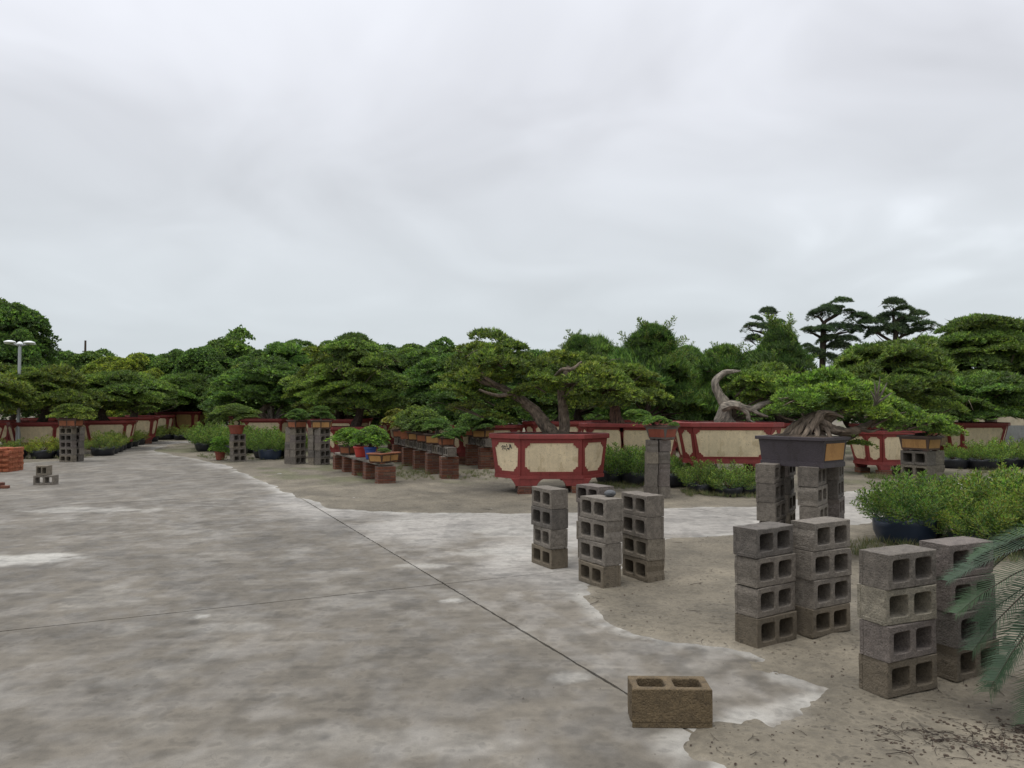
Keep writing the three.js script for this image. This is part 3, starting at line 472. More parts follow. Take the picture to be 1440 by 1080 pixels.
function baggedJuniper(x, z, o, label, group) {
  const { rad = 0.26, bagH = 0.24, h = 0.4, n = 46, spread = 0.55, tint = MID, bag = M.bag, pot = 'grow_bag' } = o, y = Math.max(0, groundY(x, z)) - 0.004, t = thing('potted_juniper', label, 'shrub', [x, y, z], pr() * TAU, group);
  const b = mesh(pot, BAGS[Math.floor(pr() * 3)], bag, t); b.scale.set(rad, bagH, rad);
  const list = []; for (let i = 0; i < 4; i++) { const a = i / 4 * TAU + pr(); list.push(tube([[0, bagH * 0.8, 0, 0.014], [Math.cos(a) * spread * 0.3, bagH + h * 0.25, Math.sin(a) * spread * 0.3, 0.009], [Math.cos(a) * spread * 0.6, bagH + h * 0.5, Math.sin(a) * spread * 0.6, 0.004]], 5, 6)); }
  mesh('stem', mergeGeometries(list), M.barkRed, t);
  const im = new THREE.InstancedMesh(SPRIG[Math.floor(pr() * 3)], M.leaf, n), m = new THREE.Matrix4(), q = new THREE.Quaternion(), e = new THREE.Euler(), c = new THREE.Color();
  for (let i = 0; i < n; i++) {
    const a = i * 2.4 + pr() * 0.8, f = Math.sqrt((i + 0.5) / n), d = f * spread, L = h * (0.75 + pr() * 0.5) * (1 - f * 0.25);
    e.set(f * (0.35 + pr() * 0.6), Math.PI / 2 - a, (pr() - 0.5) * 0.5, 'YXZ'); q.setFromEuler(e);
    m.compose(new THREE.Vector3(Math.cos(a) * d * 0.8, bagH * 0.85 + h * (0.30 * (1 - f * f) - 0.05) + (pr() - 0.5) * 0.06, Math.sin(a) * d * 0.8), q, new THREE.Vector3(L, L, L)); im.setMatrixAt(i, m);
    const v = 0.8 + pr() * 0.4; im.setColorAt(i, c.setRGB(tint[0] * v, tint[1] * v, tint[2] * v));
  }
  im.name = 'foliage'; im.userData.kind = 'stuff'; im.castShadow = im.receiveShadow = true; t.add(im); return t;
}
// ---------------------------------------------------------------- small pots
function potParts(t, { L, W, H, taper = 0.12, body, rim, panel, round = false, split = 2 }) {
  if (round) {
    const a = L / 2, pts = [[0, 0], [a * 0.68, 0], [a * 0.72, H * 0.06], [a * 0.92, H * 0.78], [a * 0.94, H * 0.82], [a * 1.04, H * 0.84], [a * 1.04, H], [a * 0.9, H], [a * 0.86, H * 0.9], [0, H * 0.9]].map((p) => new THREE.Vector2(...p));
    mesh('pot', boxUV(new THREE.LatheGeometry(pts, 24)), body, t); mesh('soil', boxUV(new THREE.CircleGeometry(a * 0.87, 20).rotateX(-Math.PI / 2).translate(0, H * 0.93, 0)), M.soil, t); return;
  }
  const a = L / 2, b = W / 2, k = 1 - taper, f = H * 0.07, T = [[-a, -b], [a, -b], [a, b], [-a, b]], B = T.map(([x, z]) => [x * k, z * k]);
  const pot = mesh('pot', prism(B, f, T, H * 0.88), body, t);
  mesh('rim', ringBand(T.map(([x, z]) => [x + Math.sign(x) * 0.018, z + Math.sign(z) * 0.018]), T.map(([x, z]) => [x - Math.sign(x) * 0.03, z - Math.sign(z) * 0.03]), H * 0.88, H * 0.12, 0.004), rim || body, t);
  mesh('soil', boxUV(new THREE.PlaneGeometry(L - 0.05, W - 0.05).rotateX(-Math.PI / 2).translate(0, H * 0.95, 0)), M.soil, t);
  for (const sx of [-1, 1]) for (const sz of [-1, 1]) mesh('foot', boxUV(box(L * 0.16, f + 0.002, W * 0.16, sx * (a * k - L * 0.1), f / 2, sz * (b * k - W * 0.1))), rim || body, t);
  if (panel) for (const [w, d, turn] of [[L, b, 0], [L, b, Math.PI], [W, a, Math.PI / 2], [W, a, -Math.PI / 2]]) {
    const cells = w === L ? split : 1, mid = (1 + k) / 2, sl = Math.atan2(d * taper, H * 0.81);
    for (let s = 0; s < cells; s++) { const g = box(w * mid * 0.9 / cells - 0.02, H * 0.58, 0.007, 0, 0, 0, 0.003); g.rotateX(sl); g.translate(((s + 0.5) / cells - 0.5) * w * mid * 0.94, H * 0.475, d * mid + 0.0015); g.rotateY(turn); mesh('panel', boxUV(g), panel, pot); }
  }
}
function potted(x, y, z, deg, spec, label, group, plant) {
  const t = thing('potted_bonsai', label, 'potted plant', [x, y, z], R(deg), group); potParts(t, spec);
  if (plant) { const { h, Rx, pr: p, style = 'yew', tint = MID, n = 12, y0 = 0.12, lean = 0, bark = M.barkDark, rad = 0.022, seed = 5 } = plant, H = spec.H * 0.92, pads = domePads(n, Rx, h - y0 - p * 0.4, Rx * 0.8, p, y0, seed, { lean, flat: 0.75 }).map((q) => [q[0], q[1] + H, q[2], q[3], q[4]]);
    const tg = autoTrunk(y0, h, rad, Rx, Rx, pads.map((q) => [q[0], q[1] - H, q[2], q[3]]), seed, lean); tg.translate(0, H, 0); mesh('trunk', tg, bark, t); crown(t, pads, style, tint, seed); }
  return t;
}

// ---------------------------------------------------------------- the big planters and their trees
const off = (list, x, y, z) => list.map((p) => [p[0] - x, p[1] - y, p[2] - z, p[3], ...p.slice(4)]);
const G1 = 'cream and red planters with large bonsai', G2 = 'large bonsai trees in the nursery';
{ // twin-trunked juniper in the octagonal planter
  const top = planter(0.67, -14.0, 2, 'main', { L: 2.06, W: 1.2, H: 0.90, cut: 0.50, taper: 0.075, margin: 0.066, notch: 0.085, bandH: 0.06, foot: 0.12, footW: 0.27 }, 0.13, 'cream and red octagonal planter holding the twin-trunked bonsai', G1), b = [0.82, top - 0.05, -14.1];
  const pads = off([[-0.4,2.7,-14.3,0.5],[-0.68,2.53,-14.1,0.39],[-0.06,2.55,-14.0,0.39],[-0.39,2.4,-13.9,0.51],[-0.86,2.33,-14.3,0.4],[0.2,2.35,-14.2,0.37],[-0.19,2.21,-13.8,0.43],[-0.67,2.08,-13.9,0.44],[-0.99,2.03,-14.3,0.37],[-1.04,1.76,-14.1,0.39],[-0.61,1.7,-14.7,0.41],[0.19,2.08,-13.9,0.41],[0.59,2.22,-14.1,0.39],[0.94,2.4,-14.5,0.4],[0.54,1.95,-13.8,0.41],[0.26,1.8,-13.8,0.33],[-0.03,1.5,-14.3,0.30],[1.02,1.89,-13.8,0.43],[1.43,2.09,-14.1,0.47],[1.84,1.99,-14.2,0.39],[1.47,1.76,-13.8,0.46],[1.92,1.83,-14.0,0.44],[2.2,1.72,-14.0,0.28],[1.54,1.54,-13.9,0.39],[1.23,1.57,-14.0,0.34],[1.82,1.54,-14.1,0.31],[-0.4,1.9,-14.6,0.46],[0.75,1.8,-14.8,0.41],[1.28,2.35,-14.6,0.38],[1.69,2.31,-14.6,0.38],[-0.26,1.3,-14.2,0.29],[-0.85,1.46,-14.2,0.34]], ...b);
  const P = (l) => off(l, ...b);
  const trunk = mergeGeometries([tube(P([[0.80,0.93,-14.2,0.19],[0.74,1.04,-14.2,0.15],[0.59,1.21,-14.2,0.12],[0.42,1.46,-14.2,0.105],[0.24,1.62,-14.2,0.09],[0.03,1.76,-14.2,0.075],[-0.26,1.92,-14.2,0.06],[-0.53,2.01,-14.2,0.05],[-0.76,2.13,-14.2,0.03]]), 11, 34, 0.13, 7, 1, 3), tube(P([[0.90,0.93,-14.15,0.15],[0.97,1.1,-14.2,0.105],[0.94,1.44,-14.2,0.09],[0.92,1.76,-14.2,0.08],[0.96,2.03,-14.2,0.07],[1.05,2.29,-14.2,0.04]]), 11, 26, 0.13, 7, 2, 3),
    tube(P([[-0.26,1.92,-14.0,0.045],[-0.49,2.08,-13.7,0.035],[-0.67,2.32,-13.8,0.02]]), 7, 10), tube(P([[0.03,1.79,-14.0,0.045],[-0.26,1.74,-13.6,0.035],[-0.58,1.84,-13.5,0.02]]), 7, 10), tube(P([[0.79,2.08,-14.0,0.035],[0.91,2.21,-13.6,0.032],[1.04,2.2,-13.5,0.03],[1.23,2.34,-13.6,0.02]]), 7, 12), tube(P([[0.94,1.95,-14.2,0.05],[1.3,1.95,-14.1,0.04],[1.9,1.85,-14.1,0.02]]), 7, 12)]);
  tree('bonsai_tree', 'twin-trunked juniper bonsai with one trunk leaning far over', 'bonsai tree', G2, b, { pads, trunk, bark: M.bark, style: 'juniper', tint: WARM, seed: 12 });
}
{ // dark scribble on the octagonal planter's angled panel
  const pl = scene.getObjectByName('bonsai_planter'), r = rand(23), L = [];
  for (let i = 0; i < 12; i++) { const g = box(0.011, 0.035 + r() * 0.05, 0.003); g.rotateZ((r() - 0.5) * 2.6); g.translate(-0.10 + i * 0.02, (r() - 0.5) * 0.07, 0); L.push(g); }
  const m = mesh('scribble', mergeGeometries(L), M.bag, pl); place(m, -1.03 + 0.25 - 0.0095, 0.66, 0.6 - 0.25 + 0.0095 - 0.012, 0, -Math.PI / 4, 0); m.userData.kind = 'stuff';
}
{ // hooked grey deadwood
  const top = planter(3.98, -14.35, -5, 'dead', { L: 1.82, W: 1.15, H: 0.84, cut: 0.22, taper: 0.12, split: 1, margin: 0.05, notch: 0.07 }, 0.40, 'cream and red planter on tall brick stubs holding hooked deadwood', G1), b = [3.95, top - 0.05, -14.3], P = (l) => off(l, ...b);
  const t = tree('bonsai_tree', 'bonsai with a hooked bare grey trunk and layered dome', 'bonsai tree', G2, b, { style: 'juniper', tint: FRESH, seed: 21, bark: M.deadwood,
    pads: P([[4.76,2.13,-14.5,0.44],[4.39,2.05,-14.4,0.38],[4.99,2.02,-14.4,0.38],[4.5,1.93,-14.1,0.44],[5.02,1.86,-14.3,0.37],[4.2,1.83,-14.3,0.29],[4.69,1.75,-14.1,0.42],[4.47,1.67,-14.3,0.32],[5.15,1.7,-14.3,0.32],[4.89,1.57,-14.3,0.34],[5.12,1.43,-14.4,0.29],[4.89,1.43,-14.7,0.27],[5.43,1.84,-14.7,0.33]]),
    trunk: mergeGeometries([tube(P([[4.02,1.08,-14.25,0.27],[3.94,1.24,-14.25,0.18],[3.91,1.37,-14.2,0.135],[3.93,1.56,-14.2,0.11],[3.82,1.76,-14.2,0.078],[3.75,1.96,-14.2,0.066],[3.82,2.09,-14.2,0.058],[3.95,2.18,-14.2,0.05],[4.1,2.19,-14.2,0.035],[4.22,2.20,-14.2,0.015]]), 11, 40, 0.13, 9, 3, 3), tube(P([[3.88,1.52,-14.15,0.10],[4.04,1.58,-14.0,0.075],[4.2,1.53,-14.0,0.065],[4.37,1.5,-14.0,0.06],[4.53,1.57,-14.0,0.055],[4.8,1.66,-14.1,0.03]]), 9, 24, 0.14, 9, 4, 3), tube(P([[4.1,1.56,-14.0,0.045],[4.27,1.41,-13.95,0.04],[4.29,1.30,-13.95,0.035],[4.46,1.23,-14.0,0.02]]), 7, 12), tube(P([[4.35,1.5,-14.0,0.045],[4.45,1.42,-13.9,0.03],[4.62,1.36,-13.9,0.02]]), 7, 8)]) });
}
const wide = { L: 1.95, W: 1.2, H: 0.92, cut: 0.2, taper: 0.12, split: 2 }, std1 = { L: 1.7, W: 1.15, H: 0.86, cut: 0.24, taper: 0.12 }, dull = { L: 1.55, W: 1.05, H: 0.82, cut: 0.22, taper: 0.11 }, dullSplit = { ...dull, L: 1.9, split: 2 };
const SP = { wide, std1, dull, dullSplit, ochre: { ...wide, L: 2.1, cream: M.ochrePaint } };
// [x, z, turn, spec, height on stubs, label of planter, tree options, label of tree]
const T = (x, z, deg, key, on, label, o, tl) => { const top = planter(x, z, deg, key, SP[key], on, label, G1); if (o) tree(o.kindName || 'bonsai_tree', tl, 'bonsai tree', G2, [x + (o.dx || 0), top - 0.05, z], { ...o, h: o.H - top, y0: (o.Y0 ?? top + 0.45) - top, bark: o.bark }); };
T(2.60, -17.1, -24, 'wide', 0.22, 'cream planter with slanting red post behind the small red pot', { H: 2.55, Y0: 1.85, Rx: 0.75, pr: 0.36, n: 26, rad: 0.13, dx: -0.2, lean: 0.1, tint: WARM, bark: M.barkRed, seed: 5 }, 'reddish upright trunked bonsai behind the twin-trunked one');
T(8.52, -17.3, 8, 'std1', 0.12, 'cream and red planter between the dark pot and the juniper pillar', { H: 3.15, Y0: 1.7, Rx: 1.15, pr: 0.5, n: 40, rad: 0.12, tint: MID, seed: 7, style: 'juniper' }, 'tall domed bonsai behind the dark pot\'s sprawling juniper');
T(12.6, -21.2, 4, 'std1', 0.22, 'cream and red planter near the boundary wall', { H: 2.5, Y0: 1.35, Rx: 1.35, pr: 0.5, n: 38, rad: 0.15, lean: 0.5, tint: DARK, bark: M.barkDark, seed: 8, style: 'juniper' }, 'dark leaning bonsai sloping down toward the boundary wall');
const rowLabels = ['beside the path bend', 'in the far row along the path', 'in the middle of the far row', 'at the end of the far row'];
// planted rows behind: [x, z, turn, spec, on, crown top, crown foot, half width, pad, style, tint]
const rows = [
  // right of the road bend, seen over the block pillars
  [-8.75, -27.6, 3, 'std1', 0.2, 3.3, 1.5, 1.5, 0.55, 'yew', DEEP, 'just beyond the round clay pot'], [-5.9, -26.0, -8, 'wide', 0.15, 3.75, 1.5, 1.35, 0.55, 'juniper', WARM, 'behind the two tall block pillars'], [-4.6, -22.4, 12, 'dull', 0.1, 3.65, 1.45, 1.25, 0.5, 'juniper', MID, 'behind the low brick bench'],
  [-6.4, -30.5, 0, 'dull', 0.2, 4.0, 1.4, 1.8, 0.6, 'yew', DEEP, 'close behind the deadwood stump'], [-3.6, -27.0, 5, 'dullSplit', 0.2, 3.7, 1.4, 1.6, 0.6, 'yew', MID, 'behind the row of ochre trays'], [-1.9, -24.5, -4, 'dull', 0.2, 3.3, 1.35, 1.4, 0.55, 'yew', DEEP, 'behind the block-topped bench'],
  [-0.7, -20.5, 6, 'dullSplit', 0.2, 2.9, 1.4, 1.1, 0.45, 'yew', DEEP, 'seen between the bench and the twin trunks'], [1.2, -20.6, -3, 'std1', 0.25, 2.9, 1.5, 1.0, 0.45, 'juniper', MID, 'seen between the twin trunks'], [3.9, -21.4, 2, 'dull', 0.3, 3.75, 1.2, 1.35, 0.5, 'spiky', DEEP, 'under the spiky upright tree'],
  [6.1, -22.0, -5, 'dull', 0.25, 3.15, 1.15, 1.3, 0.5, 'spiky', DEEP, 'behind the hooked deadwood'], [7.1, -20.3, 5, 'dull', 0.25, 3.55, 1.2, 0.95, 0.42, 'spiky', DARK, 'under the dark pointed tree'], [2.1, -23.8, 0, 'dull', 0.25, 3.6, 1.3, 1.0, 0.45, 'spiky', DARK, 'behind the reddish upright bonsai'],
  [10.6, -21.6, -4, 'dullSplit', 0.2, 3.3, 1.3, 1.3, 0.5, 'juniper', MID, 'behind the tall domed bonsai'], [5.2, -26.0, 3, 'dull', 0.2, 3.4, 1.2, 1.5, 0.55, 'spiky', DEEP, 'in the back row under spiky trees'], [8.8, -25.2, 8, 'dull', 0.2, 3.0, 1.2, 1.5, 0.55, 'yew', DEEP, 'below the cloud-pruned pines'],
  // left of the path
  [-15.9, -22.6, 84, 'std1', 0.15, 2.55, 1.25, 1.25, 0.5, 'juniper', WARM, 'behind the orange brick pile'], [-15.05, -24.6, 12, 'std1', 0.15, 2.75, 1.3, 1.35, 0.5, 'juniper', WARM, 'behind the lamp post'], [-14.35, -27.4, 20, 'std1', 0.15, 2.8, 1.3, 1.4, 0.5, 'juniper', MID, 'beyond the block pillar left of the path'],
  [-15.5, -31.4, 25, 'wide', 0.15, 2.9, 1.3, 1.5, 0.55, 'juniper', MID, 'second along the path'], [-16.5, -35.2, 20, 'wide', 0.15, 2.9, 1.3, 1.4, 0.55, 'juniper', DEEP, 'third along the path'], [-12.9, -38.0, 3, 'wide', 0.25, 3.2, 1.4, 1.5, 0.55, 'yew', DEEP, 'closing the end of the path'], [-15.7, -36.6, -3, 'ochre', 0.3, 3.1, 1.4, 1.5, 0.55, 'juniper', DEEP, 'with ochre panels where the path bends'],
  [-17.6, -26.4, 10, 'dull', 0.2, 2.9, 1.3, 1.5, 0.55, 'juniper', WARM, 'in the second row behind the lamp post'], [-18.5, -30.5, 10, 'dull', 0.2, 3.1, 1.3, 1.6, 0.55, 'yew', MID, 'in the second row left of the path'], [-10.6, -31.2, 0, 'dull', 0.25, 3.2, 1.4, 1.5, 0.55, 'yew', DEEP, 'behind the green bags at the bend'],
];
rows.forEach(([x, z, deg, key, on, H, Y0, Rx, p, style, tint, where], i) => T(x, z, deg, key, on, `painted planter ${where}`, { H, Y0: x < -13 ? Y0 + 0.28 : Y0 + 0.1, Rx, Rz: Rx * 0.7, pr: p, style, tint, n: 44, rad: 0.12, seed: 40 + i, flat: style === 'spiky' ? 1.0 : 0.8, cone: style === 'spiky', loose: style === 'spiky' ? 0.5 : 0.26, bark: i % 3 ? M.barkDark : M.bark }, `${style === 'spiky' ? 'pointed dark green' : style === 'yew' ? 'dense deep green' : 'layered green'} bonsai ${where}`));
console.log('planters done');
{ // the dark pot on four block pillars
  const y = 0.945 + 0.012, t = thing('bonsai_pot', 'dark purple rectangular pot with one yellow end on block pillars', 'pot', [2.98, y, -7.92], R(-50));
  const a = 0.36, b = 0.225, H = 0.30, Tp = [[-a, -b], [a, -b], [a, b], [-a, b]], Bt = Tp.map(([x, z]) => [x * 0.93, z * 0.93]);
  const body = mesh('body', prism(Bt, 0.05, Tp, H - 0.035), M.darkPot, t); mesh('base_band', prism(Bt.map(([x, z]) => [x * 1.03, z * 1.04]), 0, Bt.map(([x, z]) => [x * 1.03, z * 1.04]), 0.05), M.darkPot, t);
  mesh('rim', ringBand(Tp.map(([x, z]) => [x + Math.sign(x) * 0.022, z + Math.sign(z) * 0.022]), Tp.map(([x, z]) => [x * 0.92, z * 0.9]), H - 0.035, 0.035, 0.005), M.darkPot, t);
  const g = box(0.006, 0.17, 0.36, 0, 0, 0, 0.0025); g.rotateZ(-Math.atan2(a * 0.07, H - 0.085)); g.translate(a * 0.967 + 0.002, 0.155, 0); const e = mesh('end_panel', boxUV(g), M.ochre, body); e.userData.label = 'weathered yellow end panel';
  const so = new THREE.PlaneGeometry(2 * a - 0.06, 2 * b - 0.05, 14, 9); so.rotateX(-Math.PI / 2); const p = so.attributes.position; for (let i = 0; i < p.count; i++) p.setY(i, H - 0.02 + 0.06 * (1 - (p.getX(i) / a) ** 2) * (1 - (p.getZ(i) / b) ** 2) + (hash(i, 5, 5) - 0.5) * 0.02); so.computeVertexNormals(); mesh('soil', boxUV(so), M.soil, t);
  const B = [3.05, y + H, -7.95], P = (l) => off(l, ...B);
  const wild = tree('bonsai_tree', 'sprawling juniper with twisted bare roots in the dark pot', 'bonsai tree', G2, B, { style: 'juniper', tint: FRESH, seed: 34, bark: M.bark,
    pads: P([[3.34,1.74,-8.2,0.29],[3.15,1.71,-8.3,0.25],[3.52,1.68,-8.1,0.25],[2.95,1.58,-8.2,0.24],[2.77,1.48,-8.0,0.17],[3.03,1.56,-7.95,0.25],[3.25,1.62,-7.95,0.27],[3.5,1.58,-7.9,0.25],[3.83,1.63,-8.2,0.23],[3.10,1.50,-8.2,0.2],[2.88,1.45,-7.95,0.18],[3.36,1.5,-8.0,0.2],[3.62,1.46,-7.8,0.23],[3.88,1.51,-8.0,0.24],[4.06,1.42,-8.0,0.22],[3.80,1.39,-7.8,0.19],[4.21,1.37,-8.0,0.18],[3.97,1.32,-7.9,0.16],[4.36,1.35,-8.0,0.15],[3.62,1.11,-8.0,0.13],[3.48,1.22,-7.95,0.09]].map((q) => [q[0], q[1] + 0.03, q[2], q[3] * 1.05])),
    trunk: mergeGeometries([tube(P([[2.84,1.22,-7.9,0.03],[2.94,1.31,-7.88,0.05],[3.04,1.40,-7.88,0.062],[3.15,1.40,-7.88,0.06],[3.25,1.33,-7.88,0.052],[3.35,1.31,-7.88,0.046],[3.5,1.31,-7.9,0.042],[3.61,1.35,-7.9,0.032],[3.76,1.45,-7.9,0.015]]), 9, 40, 0.2, 22, 8, 3), tube(P([[2.80,1.24,-8.0,0.02],[2.94,1.36,-8.0,0.04],[3.07,1.43,-8.0,0.05],[3.18,1.46,-8.0,0.045],[3.29,1.42,-8.0,0.04],[3.4,1.5,-8.0,0.03],[3.6,1.56,-8.0,0.015]]), 9, 34, 0.2, 20, 9, 3), tube(P([[2.98,1.22,-7.78,0.03],[3.02,1.33,-7.8,0.04],[3.1,1.43,-7.82,0.045],[3.15,1.48,-7.85,0.04],[3.24,1.50,-7.85,0.025],[3.36,1.45,-7.8,0.012]]), 8, 26, 0.2, 20, 10, 3),
      tube(P([[3.05,1.38,-7.85,0.035],[2.96,1.30,-7.74,0.028],[2.90,1.22,-7.72,0.02]]), 7, 10, 0.2), tube(P([[3.1,1.36,-7.85,0.03],[3.06,1.28,-7.72,0.028],[3.02,1.2,-7.68,0.02]]), 7, 10, 0.2), tube(P([[3.2,1.36,-7.88,0.03],[3.2,1.28,-7.78,0.025],[3.22,1.2,-7.76,0.02]]), 7, 10, 0.2), tube(P([[3.55,1.33,-7.9,0.02],[3.64,1.31,-7.8,0.015],[3.72,1.34,-7.78,0.006]]), 6, 8)]) });
  mesh('deadwood', mergeGeometries([[3.56, 1.82], [3.62, 1.86], [3.69, 1.80], [3.52, 1.72], [3.74, 1.70]].map(([x, yy], i) => tube(P([[3.6, 1.45, -7.85, 0.016], [3.615, 1.58, -7.66, 0.014], [lerp(3.615, x, 0.6), lerp(1.6, yy, 0.6), -7.58, 0.009], [x, yy, -7.56, 0.003]]), 5, 9, 0.1, 0, i))), M.deadwood, wild);
}
// small pots up on the block pillars
const G4 = 'small potted trees on block pillars';
const onE = [2.485, groundY(2.5, -12.95)];
potted(2.52, 0.957 + Math.max(0, groundY(2.5, -12.95)) - 0.002, -12.95, -42, { L: 0.40, W: 0.40, H: 0.24, taper: 0.24, body: M.greyGlaze, rim: M.brownGlaze, panel: M.clayRed, split: 1 }, 'small square red-panelled pot with a cascading bonsai', G4, { h: 0.30, Rx: 0.26, pr: 0.17, n: 9, y0: 0.02, lean: -0.55, style: 'yew', tint: FRESH, seed: 3 });
potted(5.50, 0.957 + Math.max(0, groundY(5.4, -10.3)) - 0.002, -10.38, -60, { L: 0.42, W: 0.30, H: 0.20, body: M.brownGlaze, panel: M.ochre, split: 1 }, 'brown pot with ochre panel and spreading juniper above bagged shrubs', G4, { h: 0.30, Rx: 0.42, pr: 0.2, n: 14, y0: 0.05, lean: 0.12, tint: FRESH, style: 'juniper', seed: 6 });
potted(-12.2, 0.957, -21.3, -8, { L: 0.55, W: 0.34, H: 0.24, body: M.brownGlaze, panel: M.clay, split: 2 }, 'ochre panelled pot on the block pillar left of the path', G4, { h: 0.42, Rx: 0.4, pr: 0.22, n: 14, y0: 0.05, style: 'juniper', tint: WARM, seed: 9 });
potted(-7.62, 0.767, -21.3, 0, { L: 0.44, W: 0.44, H: 0.25, body: M.clayRed, round: true }, 'round red clay pot with a small spreading tree', G4, { h: 0.6, Rx: 0.46, pr: 0.22, n: 15, y0: 0.22, style: 'yew', tint: WARM, seed: 11 });
potted(-5.62, 0.957, -20.15, 60, { L: 0.42, W: 0.3, H: 0.22, body: M.brownGlaze, panel: M.clay, split: 1 }, 'tapering clay pot on the pillar next to the round pot', G4, { h: 0.32, Rx: 0.26, pr: 0.16, n: 9, y0: 0.05, style: 'yew', tint: DEEP, seed: 13 });
potted(-4.92, 0.957, -19.9, 8, { L: 0.5, W: 0.32, H: 0.22, body: M.brownGlaze, panel: M.ochre, split: 2 }, 'ochre panelled pot on the pillar next to the brick bench', G4, { h: 0.4, Rx: 0.2, pr: 0.12, n: 6, y0: 0.1, style: 'yew', tint: DEEP, seed: 17, bark: M.deadwood });
console.log('pots done');

// ---------------------------------------------------------------- trees closing the view
{
  const G = 'woodland trees behind the nursery';
  const backdrop = [[-27.33,-42.0,6.91,1.9,'broad',DARK,'tall dark leafy tree towering behind the lamp post'], [-30.59,-44.0,6.92,1.9,'broad',DARK,'tall leafy tree beyond the one behind the lamp post'], [-27.09,-44.0,5.29,1.2,'broad',DEEP,'lower leafy tree leaning against the tallest tree'], [-29.39,-50.0,4.91,1.8,'broad',DEEP,'round leafy tree before the thin mast'], [-25.75,-47.0,4.71,1.8,'broad',MID,'pale green tree just under the thin mast'], [-21.63,-41.0,4.08,1.4,'broad',YELLOW,'larger yellow-green tree behind the path row'], [-19.49,-39.0,3.85,1.1,'broad',YELLOW,'smaller yellow-green tree next to the larger one'], [-26.95,-56.0,5.21,1.6,'broad',DARK,'far dark tree peeping over the yellow-green trees'], [-17.25,-37.0,3.36,0.8,'broad',YELLOW,'lowest yellow-green shrub tree at the end of the path'], [-17.48,-40.0,4.36,1.5,'broad',DEEP,'deep green tree above the end of the path'], [-15.2,-38.0,4.43,1.3,'broad',DEEP,'deep green tree beside the path-end tree'], [-16.42,-45.0,5.41,2.0,'broad',DEEP,'big round-topped leafy tree rising beyond the path bend'], [-12.59,-38.0,4.08,1.3,'broad',DEEP,'dense tree in the dip between two round tops'], [-12.3,-35.0,3.17,1.2,'broad',WARM,'low warm green tree before the round-topped one'], [-10.17,-36.0,4.65,1.8,'yew',DEEP,'tall clipped evergreen behind the deadwood stump'], [-11.07,-46.0,5.33,1.2,'broad',DARK,'narrow dark tree between two clipped evergreens'], [-6.67,-32.0,4.48,1.6,'yew',MID,'tallest clipped evergreen above the low brick bench'], [-7.0,-42.0,4.81,1.5,'broad',DEEP,'leafy tree filling behind the tallest clipped evergreen'], [-5.26,-40.0,4.76,1.5,'broad',MID,'bushy tree above the ochre trays'], [-3.45,-38.0,4.75,1.3,'broad',DEEP,'bushy dark tree beside the twin-trunked bonsai'], [-2.27,-36.0,4.04,1.2,'broad',DEEP,'lower bushy tree touching the twin-trunked bonsai'], [0.79,-34.0,4.0,1.2,'yew',DEEP,'evergreen behind the leaning trunk of the twin bonsai'], [2.05,-34.0,3.94,1.2,'yew',DEEP,'evergreen behind the upright trunk of the twin bonsai'], [3.07,-36.0,4.55,0.95,'spiky',DARK,'narrow dark conifer beside the spiky upright tree'], [3.97,-33.0,4.05,1.2,'spiky',DEEP,'conifer half hidden by the spiky upright tree'], [6.57,-33.0,4.24,1.2,'spiky',DEEP,'conifer on the far flank of the spiky tree'], [7.94,-35.0,4.14,1.2,'spiky',DEEP,'conifer between spiky tree and hooked deadwood'], [10.1,-37.0,4.25,1.6,'yew',DEEP,'evergreen mass behind the hooked deadwood'], [10.7,-34.0,4.0,1.4,'yew',DARK,'dark evergreen under the first cloud-pruned pine'], [14.79,-34.0,3.3,1.5,'yew',DEEP,'low evergreen between the cloud-pruned pines'], [16.94,-31.0,4.25,1.3,'juniper',DEEP,'layered tree between the pines and the wide tree'], [23.85,-33.0,5.06,1.9,'broad',MID,'leafy tree behind the boundary wall'], [-0.7,-38.0,4.01,2.2,'broad',DEEP,'broad leafy tree filling behind the twin bonsai'], [6.29,-40.0,4.13,1.9,'broad',DARK,'broad dark tree filling behind the spiky tree']];
  backdrop.forEach(([x, z, h, w, style, tint, label], i) => tree(style === 'broad' ? 'leafy_tree' : 'evergreen_tree', label, 'tree', G, [x, groundY(x, z), z], { h: h + 0.05, y0: Math.max(0.9, h * 0.22), Rx: w, Rz: w * 0.9, pr: w * 0.42, n: h > 6 ? 70 : 52, rad: 0.14, style, tint, seed: 100 + i, flat: 1.0, loose: 0.5, cone: style === 'spiky' && w < 1.1 }));
  // cloud-pruned pines on bare crooked trunks
  const P = 'cloud-pruned pines above the bonsai';
  const pine = (x, label, pads, limbs, seed) => { const g = groundY(x, -27); tree('pine_tree', label, 'pine tree', P, [x, g, -27], { pads: pads.map((p) => [p[0], p[1], p[2], p[3] * 1.2, 1.0]), trunk: mergeGeometries(limbs.map((l, i) => tube(i ? l : [[l[0][0], -0.1, 0, 0.17], ...l], 8, 18, 0.12, 2, seed + i))), bark: M.barkDark, style: 'pine', tint: [0.95, 0.95, 1.0], seed }); };
  pine(8.9, 'small compact cloud-pruned pine with a single straight top', [[0.11,4.73,0,0.35],[-0.29,4.48,0,0.27],[0.48,4.38,0,0.25],[-0.59,4.18,0.3,0.3],[0.63,4.15,0,0.25],[-0.13,4.07,0.4,0.37],[0.3,3.85,0,0.35],[-0.4,3.8,0,0.35],[0.6,3.7,0,0.3]], [[[0.03,1.56,0,0.12],[0,3.3,0,0.09],[0.1,4.05,0,0.06],[0.18,4.43,0,0.05],[0.11,4.76,0,0.02]], [[0.1,4.0,0,0.05],[-0.25,4.1,0.15,0.035],[-0.55,4.15,0.25,0.02]], [[0.1,3.9,0,0.05],[0.35,4.05,0,0.035],[0.6,4.12,0,0.02]]], 4);
